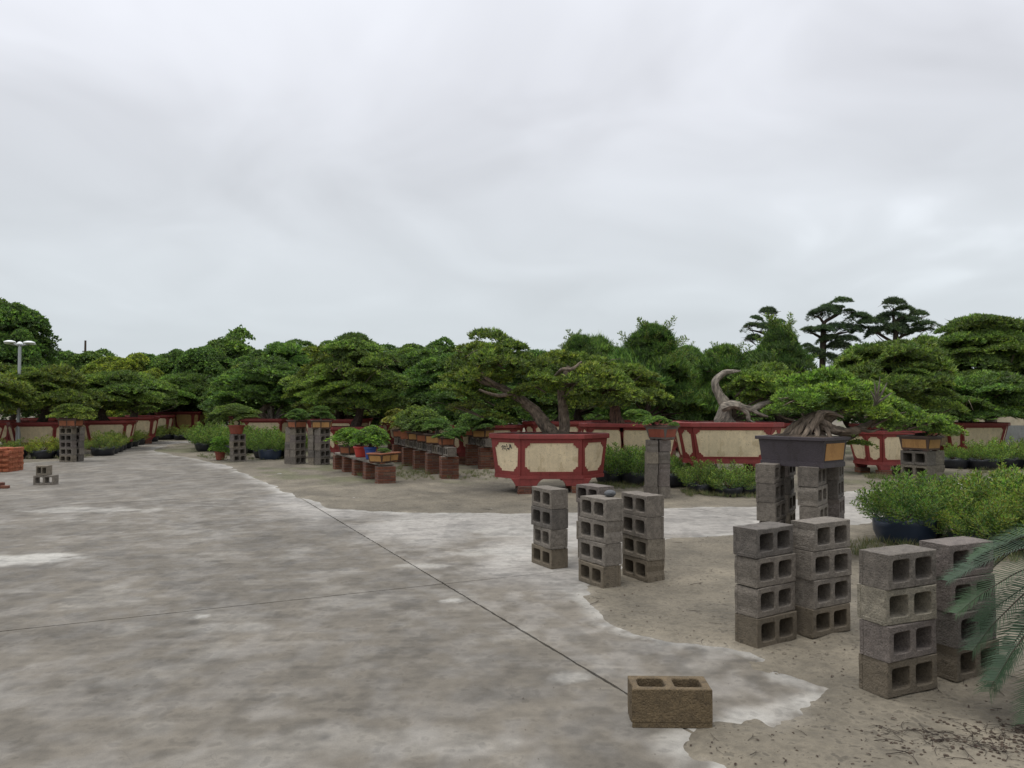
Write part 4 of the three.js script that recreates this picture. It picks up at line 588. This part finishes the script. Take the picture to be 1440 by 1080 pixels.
  pine(10.87, 'tallest cloud-pruned pine with a forked, offset top', [[0.77,5.11,0,0.32],[0.51,4.88,0.2,0.22],[0.99,4.76,0,0.2],[0.3,4.72,0,0.4],[-0.05,4.66,0.1,0.4],[-0.39,4.08,0,0.3],[-0.04,4.08,0.3,0.32],[0.48,4.13,0,0.4],[1.06,4.13,0,0.37],[-0.57,3.5,0,0.25],[-0.33,3.29,0.2,0.4],[0.28,3.75,0,0.37],[0.88,3.75,0,0.37],[0.63,3.43,0,0.45],[0.12,3.05,0,0.4]], [[[-0.02,1.56,0,0.13],[0.05,3.3,0,0.11],[0.08,4.05,0,0.085],[0.11,4.43,0,0.07],[0.39,4.61,0,0.055],[0.69,4.81,0,0.045],[0.77,5.06,0,0.02]], [[0.08,3.85,0,0.06],[-0.17,4,0,0.05],[-0.39,4.1,0,0.02]], [[0.09,4.43,0,0.05],[-0.06,4.61,0,0.04],[-0.24,4.66,0,0.02]], [[0.07,3.7,0,0.05],[0.5,4.0,0,0.04],[1.0,4.12,0,0.02]]], 5);
  pine(13.43, 'wide cloud-pruned pine with long level arms', [[-0.04,4.98,0,0.42],[0.43,4.76,0,0.32],[0.81,4.61,0,0.32],[-0.02,4.51,0,0.45],[-0.35,4.41,0,0.27],[1.13,4.26,0,0.35],[-1.27,4.46,0,0.4],[-0.8,4.28,0,0.42],[0.5,4.21,0,0.5],[0.07,4,0,0.55],[-0.48,3.98,0,0.45],[-1.13,4.05,0,0.35],[0.95,4,0,0.35]], [[[0.09,1.56,0,0.13],[0.01,3.3,0,0.11],[0.07,4.05,0,0.075],[0,4.56,0,0.06],[-0.01,4.96,0,0.02]], [[0.05,4.43,0,0.05],[0.46,4.66,0,0.04],[0.83,4.58,0,0.02]], [[0.04,3.68,0,0.06],[-0.55,4.05,0,0.05],[-1.22,4.41,0,0.02]], [[0.04,3.8,0,0.05],[0.57,4.1,0,0.04],[1.13,4.23,0,0.02]]], 6);
  const wide = []; const wr = rand(77); for (let i = 0; i < 104; i++) { const k = Math.floor(i / 13), h = k / 7, q = (1 - h * 0.72), a = i * 2.4, f = 0.35 + 0.65 * wr(); wide.push([Math.cos(a) * 2.5 * q * f, 1.75 + h * 2.25 + (wr() - 0.5) * 0.3, Math.sin(a) * 2.1 * q * f, 0.5 + wr() * 0.26, 0.8]); }
  tree('pine_tree', 'wide spreading tree with flat tiers above the boundary wall', 'tree', undefined, [15.0, 0, -24.2], { pads: wide, trunk: autoTrunk(1.8, 4.1, 0.16, 2.4, 2, wide, 3, 0), bark: M.bark, style: 'juniper', tint: [0.95, 0.95, 0.9], seed: 8 });
}
{ // lamp post
  const t = thing('lamp_post', 'slim metal lamp post with four white disc heads', 'lamp post', [-15.38, groundY(-15.38, -24), -24]);
  mesh('pole', tube([[0, -0.1, 0, 0.075], [0, 0.9, 0, 0.072], [0, 1.0, 0, 0.052], [0, 3.45, 0, 0.045]], 12, 30, 0), M.metal, t); mesh('collar', new THREE.CylinderGeometry(0.085, 0.085, 0.07, 16).translate(0, 0.98, 0), M.whitePaint, t);
  for (let i = 0; i < 4; i++) { const a = i * Math.PI / 2 + 0.25, x = Math.cos(a), z = Math.sin(a); mesh('arm', tube([[0, 3.38, 0, 0.02], [x * 0.2, 3.43, z * 0.2, 0.018], [x * 0.36, 3.45, z * 0.36, 0.016]], 7, 8, 0), M.metal, t);
    const h = mesh('lamp_head', new THREE.LatheGeometry([[0, 0], [0.13, 0.005], [0.17, 0.03], [0.15, 0.06], [0.06, 0.09], [0, 0.095]].map((p) => new THREE.Vector2(...p)), 20), M.whitePaint, t); h.position.set(x * 0.36, 3.45, z * 0.36); }
  mesh('cap', new THREE.SphereGeometry(0.09, 14, 8, 0, TAU, 0, Math.PI / 2).translate(0, 3.44, 0), M.whitePaint, t);
}
{ // thin mast far beyond the trees
  const t = thing('radio_mast', 'thin dark mast with crossbars far beyond the trees', 'mast', [-66.66, 0, -120]);
  mesh('pole', new THREE.CylinderGeometry(0.15, 0.26, 11.6, 8).translate(0, 5.8, 0), M.barkDark, t); for (const [y, w] of [[9.5, 1.6], [9.9, 0.9]]) mesh('crossbar', box(w, 0.14, 0.14, 0, y, 0), M.barkDark, t);
}
{ // boundary wall
  const t = thing('boundary_wall', 'low beige boundary wall with a grey foot behind the planters', 'wall', [31, 0, -31], R(-6));
  mesh('wall', boxUV(box(28, 0.62, 0.22, 0, 1.03, 0)), M.wall, t); mesh('wall_foot', boxUV(box(28, 0.82, 0.26, 0, 0.31, 0)), M.wallBase, t); mesh('coping', boxUV(box(28.05, 0.05, 0.30, 0, 1.366, 0, 0.01)), M.wallBase, t);
}
console.log('backdrop done');

// ---------------------------------------------------------------- brick benches with trays
function bench(x0, z0, x1, z1, n, h, name, labelPier, topFn) {
  const dx = x1 - x0, dz = z1 - z0, len = Math.hypot(dx, dz), deg = Math.atan2(dx / len * -1, -dz / len) * 180 / Math.PI; let y = 0;
  for (let i = 0; i < n; i++) { const f = i / (n - 1); y = pier(x0 + dx * f, z0 + dz * f, deg, h, `${['first', 'second', 'third', 'fourth', 'fifth', 'sixth'][i]} red brick pier from the yard ${labelPier}`, `brick piers ${labelPier}`); topFn.pier?.(i, y); }
  topFn(x0, z0, dx / len, dz / len, len, deg, h + 0.03);
}
const GT = 'small potted plants on brick benches';
{ // low bench, boards on five piers
  const S = [-2.52, -15.35], E = [-4.15, -18.75], y = 0.36;
  bench(...S, ...E, 5, 0.33, 'bench', 'under the low board bench', (x, z, ux, uz, len, deg) => {
    for (let i = 0; i < 4; i++) { const f = (i + 0.5) / 4, b = mesh('bench_board', boxUV(box(len / 4 + (i === 0 || i === 3 ? 0.08 : -0.012), 0.045, 0.30, (i === 0 ? -0.045 : i === 3 ? 0.045 : 0), 0, 0, 0.006), i), M.plank); place(b, x + ux * len * f, y + 0.022 + groundY(x, z), z + uz * len * f, 0, Math.atan2(-uz, ux), 0); tag(b, `grey board ${['at the yard end', 'second from the yard end', 'third from the yard end', 'at the far end'][i]} of the low brick bench`, 'board', 'boards of the low brick bench'); }
  });
  const at = (f) => [lerp(S[0], E[0], f), y + 0.046 + groundY(...S), lerp(S[1], E[1], f)], D = 64;
  potted(...at(0.03), D, { L: 0.62, W: 0.34, H: 0.20, body: M.brownGlaze, panel: M.ochre, rim: M.clay }, 'ochre tray at the yard end of the low bench', GT, { h: 0.1, Rx: 0.12, pr: 0.07, n: 4, y0: 0.01, style: 'yew', seed: 2 });
  potted(...at(0.30), D, { L: 0.26, W: 0.26, H: 0.26, body: M.bluePlastic, round: true }, 'blue round pot with a leafy plant on the low bench', GT, { h: 0.42, Rx: 0.3, pr: 0.2, n: 12, y0: 0.08, style: 'broad', tint: [1.3, 1.4, 1], seed: 4 });
  potted(...at(0.50), D, { L: 0.34, W: 0.34, H: 0.24, body: M.redPlastic, round: true }, 'bright red round pot on the low bench', GT, { h: 0.36, Rx: 0.2, pr: 0.15, n: 9, y0: 0.05, style: 'broad', tint: [1.2, 1.3, 1], seed: 6 });
  potted(...at(0.78), D, { L: 0.4, W: 0.3, H: 0.22, body: M.brownGlaze, panel: M.clay, split: 1 }, 'clay pot with a bushy green plant at the low bench\'s far end', GT, { h: 0.4, Rx: 0.34, pr: 0.22, n: 16, y0: 0.05, style: 'broad', tint: [1.25, 1.4, 0.9], seed: 8 });
}
{ // higher bench, hollow blocks on brick piers
  const S = [-1.32, -16.15], E = [-3.05, -20.9], g = 'hollow blocks forming the bench top', y = 0.49 + 0.02; let top = 0;
  const f = (x, z, ux, uz, len, deg) => { const n = 12; for (let i = 0; i < n; i++) { const d = -0.06 + i * (len + 0.12) / (n - 1); block(x + ux * d, top + BH / 2 + 0.001, z + uz * d, Math.atan2(-uz, ux) + Math.PI + (br() - 0.5) * 0.03, `grey hollow block, number ${i + 1} from the yard, topping the brick bench`, g, M.block[i % 6], i % 3 === 2 ? BT[i % 3] : undefined); } };
  f.pier = (i, yy) => { top = Math.max(top, yy); };
  bench(...S, ...E, 5, 0.49, 'bench', 'under the block-topped bench', f);
  const at = (k, o = 0) => [lerp(S[0], E[0], k) + o, top + BH + 0.004, lerp(S[1], E[1], k)], D = 70;
  potted(...at(0.04), 20, { L: 0.3, W: 0.28, H: 0.2, body: M.brownGlaze, panel: M.clay, split: 1 }, 'small clay pot with drooping plant at the block bench\'s yard end', GT, { h: 0.2, Rx: 0.22, pr: 0.15, n: 8, y0: 0.0, lean: 0.35, style: 'yew', tint: DEEP, seed: 12 });
  potted(...at(0.20), D, { L: 0.5, W: 0.36, H: 0.24, body: M.brownGlaze, panel: M.ochre }, 'ochre tray, first behind the drooping plant', GT, { h: 0.34, Rx: 0.3, pr: 0.18, n: 10, y0: 0.1, style: 'yew', tint: DEEP, seed: 14, bark: M.deadwood });
  potted(...at(0.38), D, { L: 0.5, W: 0.34, H: 0.22, body: M.brownGlaze, panel: M.clay }, 'clay tray with leafy bush, second behind the drooping plant', GT, { h: 0.5, Rx: 0.4, pr: 0.22, n: 16, y0: 0.08, style: 'broad', tint: MID, seed: 16 });
  potted(...at(0.56), D, { L: 0.5, W: 0.34, H: 0.22, body: M.brownGlaze, panel: M.ochre }, 'ochre tray with leafy bush, third behind the drooping plant', GT, { h: 0.55, Rx: 0.45, pr: 0.24, n: 18, y0: 0.08, style: 'broad', tint: WARM, seed: 18 });
  potted(...at(0.74), D, { L: 0.5, W: 0.34, H: 0.22, body: M.clay, rim: M.clayRed }, 'red clay tray with flowering twigs, fourth behind the drooping plant', GT, { h: 0.5, Rx: 0.42, pr: 0.22, n: 14, y0: 0.08, style: 'broad', tint: [1.5, 1.2, 0.9], seed: 20 });
  potted(...at(0.93), D, { L: 0.5, W: 0.34, H: 0.22, body: M.brownGlaze, panel: M.clay }, 'clay tray with reddish bush at the block bench\'s far end', GT, { h: 0.5, Rx: 0.42, pr: 0.22, n: 14, y0: 0.08, style: 'broad', tint: [1.7, 1.05, 0.8], seed: 22 });
}
{ // third bench, half hidden by the octagonal planter
  const S = [-0.62, -18.7], E = [-1.75, -22.2]; let top = 0; const f = (x, z, ux, uz, len) => { for (let i = 0; i < 9; i++) { const d = -0.06 + i * (len + 0.12) / 8; block(x + ux * d, top + BH / 2 + 0.001, z + uz * d, Math.atan2(-uz, ux) + Math.PI, `hollow block, number ${i + 1} on the bench behind the octagonal planter`, 'hollow blocks on the rear bench', M.block[(i * 5) % 6], i % 3 === 1 ? BT[1] : undefined); } };
  f.pier = (i, yy) => { top = Math.max(top, yy); };
  bench(...S, ...E, 4, 0.55, 'bench', 'behind the octagonal planter', f);
  [0.08, 0.36, 0.64, 0.92].forEach((k, i) => potted(lerp(S[0], E[0], k), top + BH + 0.004, lerp(S[1], E[1], k), 70, { L: 0.6, W: 0.36, H: 0.24, body: M.brownGlaze, panel: i % 2 ? M.clay : M.ochre }, `ochre tray with dark bush, ${['first', 'second', 'third', 'fourth'][i]} on the bench behind the octagonal planter`, GT, { h: 0.5, Rx: 0.5, pr: 0.24, n: 18, y0: 0.06, style: 'yew', tint: DEEP, seed: 30 + i }));
}
{ // pile of new orange bricks at the yard's left edge, and one brick on the concrete
  const t = thing('brick_pile', 'square pile of new orange bricks beside the yard', 'brick pile', [-12.13, groundY(-12.13, -18.35), -18.35], R(6)), G = boxUV(box(0.24, 0.06, 0.115, 0, 0, 0, 0.004));
  for (let k = 0; k < 10; k++) for (let i = 0; i < 3; i++) for (let j = 0; j < 5; j++) { if (k === 9 && (i + j) % 3 === 0) continue; const b = mesh('brick', G, M.orangeBrick[Math.floor(kr() * 3)], t), a = k % 2; b.position.set(a ? (j - 2) * 0.123 : (i - 1) * 0.247 * 0.82, k * 0.0605 + 0.03, a ? (i - 1) * 0.243 : (j - 2) * 0.123); b.position.x += (kr() - 0.5) * 0.01; b.rotation.y = a * Math.PI / 2 + (kr() - 0.5) * 0.03; if (!a && i === 1) b.scale.x = 0.64; }
  const b = mesh('loose_brick', KG[0], M.brick[0]); place(b, -9.62, 0.027, -14.55, 0, 0.2, 0); tag(b, 'single dark red brick lying flat on the concrete', 'brick');
  const b2 = mesh('loose_brick', KG[1], M.brick[3]); place(b2, -9.72, 0.081, -14.56, 0, 0.9, 0); tag(b2, 'red brick lying across another brick on the concrete', 'brick');
}
{ // bare grey stump in the planter beyond the round pot, with roots
  const r = rand(5), b = [-8.55, 1.02, -27.5], L = []; for (let i = 0; i < 16; i++) { const a = r() * TAU, q = 0.25 + r() * 0.35, h = 0.15 + r() * 0.5; L.push(tube([[Math.cos(a) * 0.08, -0.05, Math.sin(a) * 0.08, 0.06], [Math.cos(a) * q * 0.6, h * 0.7, Math.sin(a) * q * 0.6, 0.04], [Math.cos(a) * q, h, Math.sin(a) * q, 0.012]], 7, 8, 0.2, 8, i)); }
  const m = mesh('deadwood_stump', mergeGeometries(L), M.deadwood); place(m, ...b); tag(m, 'bare grey rooty stump above a painted planter', 'stump');
}
// ---------------------------------------------------------------- bagged junipers
const bed = (list, o, label, group) => list.forEach(([x, z, k = 1, q = {}]) => baggedJuniper(x, z, { ...o, h: (o.h || 0.4) * k, spread: (o.spread || 0.55) * k, ...q }, q.label || label, group));
bed([[4.45, -8.75, 1, { bag: M.bagBlue, label: 'juniper in a bluish bag at the bed\'s corner by the block stacks', tint: [0.9, 1.0, 1.0] }], [5.0, -8.2, 0.9, { bagH: 0.16, rad: 0.33, label: 'juniper in a collapsed black bag in front of the bed' }], ...[[5.6, -8.05], [6.55, -8.2, 1.1], [7.2, -8.6]].map(([x, z, k = 1]) => [x, z, k, { label: 'bright green juniper in the bed\'s front row behind the cycad' }]), [5.4, -8.85, 1.1, { label: 'taller juniper in the middle of the bed, next to the bluish bag' }], ...[[5.95, -8.5, 1.15], [6.6, -9.0, 1.15]].map(([x, z, k]) => [x, z, k, { tint: FRESH, label: 'tall yellow-green juniper in the middle of the bed' }]), [4.85, -9.3, 1, { tint: DEEP, label: 'darker juniper at the rear corner of the bed' }]], { h: 0.40, spread: 0.46, n: 62, rad: 0.31, bagH: 0.29, tint: [1.08, 1.05, 0.95] }, '', 'bagged junipers behind the cycad');
bed([[5.95, -9.3, 1.1], [6.5, -9.8], [7.2, -9.5], [7.8, -9.2]], { h: 0.40, spread: 0.46, n: 62, rad: 0.31, bagH: 0.29, tint: [1.08, 1.05, 0.95] }, 'bright green juniper in the bed\'s back row near the pillar', 'bagged junipers behind the cycad');
bed([[11.4, -18.7], [12.2, -19.0], [13.1, -19.2], [12.8, -18.4], [13.9, -18.8], [14.6, -19.3], [10.8, -18.9, 0.7], [13.6, -20.0], [14.6, -20.3]], { h: 0.4, n: 44, rad: 0.34, bagH: 0.26, tint: FRESH }, 'low juniper in a black bag before the wall-side planter', 'bagged junipers near the boundary wall');
bed([[1.95, -15.2], [2.42, -14.9], [2.25, -15.7, 1.1], [2.75, -15.5], [3.02, -14.6, 0.8]], { h: 0.42, n: 46, rad: 0.28, bagH: 0.24, spread: 0.45, tint: [0.85, 0.95, 0.9] }, 'low green shrub in a black bag beside the octagonal planter', 'bagged shrubs between the two big planters');
bed([[3.3, -13.5], [3.72, -13.25], [4.08, -13.5, 0.9], [3.45, -13.9]], { h: 0.34, n: 40, rad: 0.22, bagH: 0.16, spread: 0.36, tint: MID }, 'low shrub at the foot of the deadwood planter', 'shrubs at the foot of the deadwood planter');
bed([[-7.25, -22.6], [-6.75, -22.9], [-6.3, -22.3, 0.9, { tint: [1.3, 1.35, 0.9] }], [-6.9, -22.0, 0.8, { bag: M.bagBlue }]], { h: 0.5, n: 44, rad: 0.3, bagH: 0.3, tint: DEEP }, 'dark shrub in a bag beside the round clay pot\'s pillar', 'bagged shrubs by the round pot pillar');
bed([[-10.3, -26.0], [-9.6, -25.6], [-9.9, -26.6, 1.1], [-9.0, -25.0], [-8.6, -24.0, 0.8], [-10.8, -27.1], [-9.2, -26.2], [-8.5, -25.0], [-11.2, -28.2]], { h: 0.52, n: 46, rad: 0.34, bagH: 0.28, tint: [0.95, 1.02, 0.9] }, 'bushy shrub in a dark bag inside the path bend', 'bagged shrubs inside the path bend');
bed([[-14.3, -22.1, 0.9], [-13.7, -22.5, 1, { tint: YELLOW }], [-13.1, -22.8], [-12.75, -24.0, 1.2], [-13.0, -24.8], [-13.3, -25.7], [-13.7, -26.7], [-14.1, -27.9], [-14.45, -29.1], [-14.8, -30.3], [-15.15, -31.6], [-15.5, -33.0], [-15.9, -34.6], [-16.5, -36.4]], { h: 0.36, spread: 0.42, n: 36, rad: 0.32, bagH: 0.24, tint: WARM }, 'low juniper in a dark bag along the far side of the path', 'bagged junipers along the path');
bed([[-16.4, -34.3], [-15.5, -34.5], [-14.7, -34.4], [-13.9, -34.0], [-13.0, -33.4, 0.9], [-12.4, -32.0], [-12.0, -30.6], [-11.6, -29.4]], { h: 0.36, spread: 0.45, n: 36, rad: 0.34, bagH: 0.22, tint: WARM }, 'low shrub in a bag where the path ends', 'bagged shrubs at the path end');
{ // tiny red pot by the round pot's pillar
  potted(-8.25, groundY(-8.25, -21.8), -21.8, 10, { L: 0.3, W: 0.3, H: 0.24, body: M.clayRed, round: true }, 'small red pot with bright plant on the ground inside the path bend', undefined, { h: 0.4, Rx: 0.22, pr: 0.16, n: 9, y0: 0.04, style: 'broad', tint: [1.3, 1.5, 0.9], seed: 41 });
}
// ---------------------------------------------------------------- cycad at the edge of the mud
{
  const c = [3.22, 0, -3.95], t = thing('cycad', 'dark green cycad with drooping feathery fronds beside a block stack', 'cycad', [c[0], groundY(c[0], c[2]), c[2]]);
  mesh('stem', boxUV(new THREE.CylinderGeometry(0.10, 0.13, 0.34, 14, 6).translate(0, 0.15, 0)), M.barkDark, t);
  const r = rand(61), leaf = std(lin(0.020, 0.048, 0.018), { roughness: 0.62 }), leaf2 = std(lin(0.030, 0.066, 0.022), { roughness: 0.62 });
  const frond = (pts, w, mat) => {
    const cv = new THREE.CatmullRomCurve3(pts.map((p) => new THREE.Vector3(...p))), pos = [], idx = [], n = 92, T = new THREE.Vector3(), S = new THREE.Vector3(), N = new THREE.Vector3(), q = new THREE.Vector3(), UPV = new THREE.Vector3(0, 1, 0);
    for (let i = 3; i <= n; i++) { const f = i / n; cv.getPoint(f, q); cv.getTangent(f, T); S.crossVectors(T, UPV).normalize(); N.crossVectors(S, T).normalize();
      const len = w * (0.35 + 0.65 * Math.sin(Math.PI * Math.min(1, 0.12 + f * 0.80))) * (0.92 + r() * 0.16);
      for (const s of [-1, 1]) { const d = S.clone().multiplyScalar(s).addScaledVector(T, 0.35 + 0.4 * f).addScaledVector(N, 0.38 + (r() - 0.5) * 0.1).normalize(), e = T.clone().multiplyScalar(0.0030), m = q.clone().addScaledVector(d, len * 0.5).addScaledVector(UPV, 0.004), tip = q.clone().addScaledVector(d, len).addScaledVector(UPV, -0.012 - r() * 0.012), k = pos.length / 3;
        for (const v of [q.clone().sub(e), q.clone().add(e), m.clone().sub(e), m.clone().add(e), tip]) pos.push(v.x, v.y, v.z);
        idx.push(k, k + 1, k + 2, k + 1, k + 3, k + 2, k + 2, k + 3, k + 4); } }
    const g = new THREE.BufferGeometry(); g.setAttribute('position', new THREE.Float32BufferAttribute(pos, 3)); g.setIndex(idx); g.computeVertexNormals();
    const f = mesh('frond', g, mat, t); mesh('rachis', tube(pts.map((p, i) => [...p, 0.008 - i * 0.0018]), 6, 24, 0), M.barkDark, f);
  };
  // fronds given in the cycad's own axes, from its crown to each tip
  const F = [[-0.88, 0.14, 0.14, 0.62], [-0.92, 0.32, 0.08, 0.66], [-0.80, 0.42, -0.06, 0.66], [-0.93, 0.62, -0.10, 0.80], [-0.72, 0.70, -0.25, 0.86], [-0.70, 0.24, 0.42, 0.60], [0.85, 0.3, 0.1, 0.7], [0.5, 0.35, 0.7, 0.7], [0.0, 0.3, 0.9, 0.66], [-0.35, 0.45, -0.8, 0.8], [0.4, 0.4, -0.75, 0.8], [0.8, 0.5, -0.45, 0.8], [-0.3, 0.9, 0.1, 0.9], [0.3, 0.95, -0.1, 0.9], [-0.80, 0.05, 0.30, 0.52], [-0.90, 0.22, 0.22, 0.58], [-0.95, 0.48, 0.0, 0.72], [-0.78, 0.12, 0.02, 0.56]];
  F.forEach(([x, y, z, hi], i) => frond([[0, 0.32, 0], [x * 0.22, lerp(0.32, hi, 0.7), z * 0.22], [x * 0.55, hi, z * 0.55], [x * 0.85, lerp(hi, y, 0.55), z * 0.85], [x, y, z]], 0.165, i % 2 ? leaf : leaf2));
}
// ---------------------------------------------------------------- litter, grass, small marks
function scatter(name, geo, mat, n, seed, where, size, label) {
  const r = rand(seed), im = new THREE.InstancedMesh(geo, mat, n), m = new THREE.Matrix4(), q = new THREE.Quaternion(), e = new THREE.Euler(); let k = 0;
  while (k < n) { const [x, z] = where(r), s = edge(x, z), y = s > 0 ? groundY(x, z, s) : 0.001, v = size(r, s); if (!v) continue; e.set((r() - 0.5) * 0.3, r() * TAU, (r() - 0.5) * 0.3); q.setFromEuler(e); m.compose(new THREE.Vector3(x, y + v * 0.002, z), q, new THREE.Vector3(v, v, v)); im.setMatrixAt(k++, m); }
  im.name = numbered(name); im.userData = { kind: 'stuff', label, category: name.split('_').pop() }; im.castShadow = im.receiveShadow = true; scene.add(im);
}
const inView = (r) => { const d = 3.2 + Math.pow(r(), 1.6) * 17, a = (r() - 0.5) * 1.25; return [Math.sin(a) * d, -Math.cos(a) * d]; };
{
  const chip = boxUV(new THREE.IcosahedronGeometry(0.011, 0).scale(1, 0.5, 0.8)), twig = mergeGeometries([tube([[-0.09, 0.006, 0, 0.003], [0, 0.012, 0.014, 0.0028], [0.10, 0.006, -0.008, 0.0014]], 4, 6, 0.1), tube([[0.0, 0.011, 0.012, 0.002], [0.04, 0.013, 0.045, 0.001]], 4, 3, 0.1)]), lf = new THREE.PlaneGeometry(0.03, 0.012, 2, 1); lf.rotateX(-Math.PI / 2); { const p = lf.attributes.position; for (let i = 0; i < p.count; i++) p.setY(i, 0.006 - Math.abs(p.getX(i)) * 0.25 + 0.003); lf.computeVertexNormals(); }
  const mudOnly = (a, b) => (r, s) => (s > 0.04 && r() < 0.35 + 0.65 * smooth(0.4, 0.6, r()) ? lerp(a, b, r() * r()) : s > -1.2 && r() < 0.02 ? lerp(a, b, 0.1) : 0);
  scatter('pebbles', chip, M.soil, 1500, 1, inView, mudOnly(0.2, 0.8), 'small dark pebbles scattered over the mud'); scatter('pale_grit', chip, M.plank, 200, 2, inView, mudOnly(0.3, 0.9), 'pale bits of grit scattered over the mud');
  scatter('fallen_twigs', twig, M.barkDark, 420, 3, inView, mudOnly(0.2, 0.9), 'dry broken twigs lying on the mud'); scatter('dead_leaves', lf, M.barkRed, 900, 4, inView, mudOnly(0.4, 1.0), 'small dead leaves strewn on the mud');
  scatter('mulch_debris', twig, M.barkDark, 260, 13, (r) => [2.35 + (r() + r() - 1) * 0.75, -3.62 + (r() + r() - 1) * 0.28], (r, s) => (s > 0.02 ? 0.15 + r() * 0.55 : 0), 'dark heap of broken twigs and crumbs on the mud'); scatter('mulch_crumbs', chip, M.soil, 420, 14, (r) => [2.35 + (r() + r() - 1) * 0.75, -3.62 + (r() + r() - 1) * 0.28], (r, s) => (s > 0.02 ? 0.3 + r() * 0.8 : 0), 'dark soil crumbs among broken twigs on the mud');
  const gr = rand(9), G = new Blades(); for (let i = 0; i < 26; i++) { const a = gr() * TAU, q = gr() * 0.05; G.add(Math.cos(a) * q, 0, Math.sin(a) * q, Math.cos(a) * 0.7 * gr(), 1, Math.sin(a) * 0.7 * gr(), 0.09 + gr() * 0.12, 0.007, gr, gr() < 0.5 ? [0.26, 0.23, 0.10] : [0.10, 0.14, 0.035]); }
  const gg = G.build(), near = [[4.0, -8.2, 0.6, 0.5], [4.9, -7.7, 0.9, 0.25], [3.6, -13.2, 0.7, 0.3], [2.2, -14.5, 0.6, 0.4], [-1.0, -16.8, 1.2, 1.0], [-2.6, -17.8, 0.8, 1.6], [-8.0, -22.6, 1.6, 1.0], [8.3, -16.3, 0.8, 0.3], [-13.6, -23, 1.2, 1.0], [12, -17.8, 1.6, 0.5], [7, -7.8, 1.5, 0.3]];
  scatter('grass_tufts', gg, M.leaf, 1100, 5, (r) => { const q = near[Math.floor(r() * near.length)]; return [q[0] + (r() - 0.5) * 2 * q[2], q[1] + (r() - 0.5) * 2 * q[3]]; }, (r, s) => (s > 0.1 ? 0.25 + r() * 0.5 : 0), 'thin half-dry grass growing around bags and planters');
}
console.log('all done');
renderer.render(scene, camera);
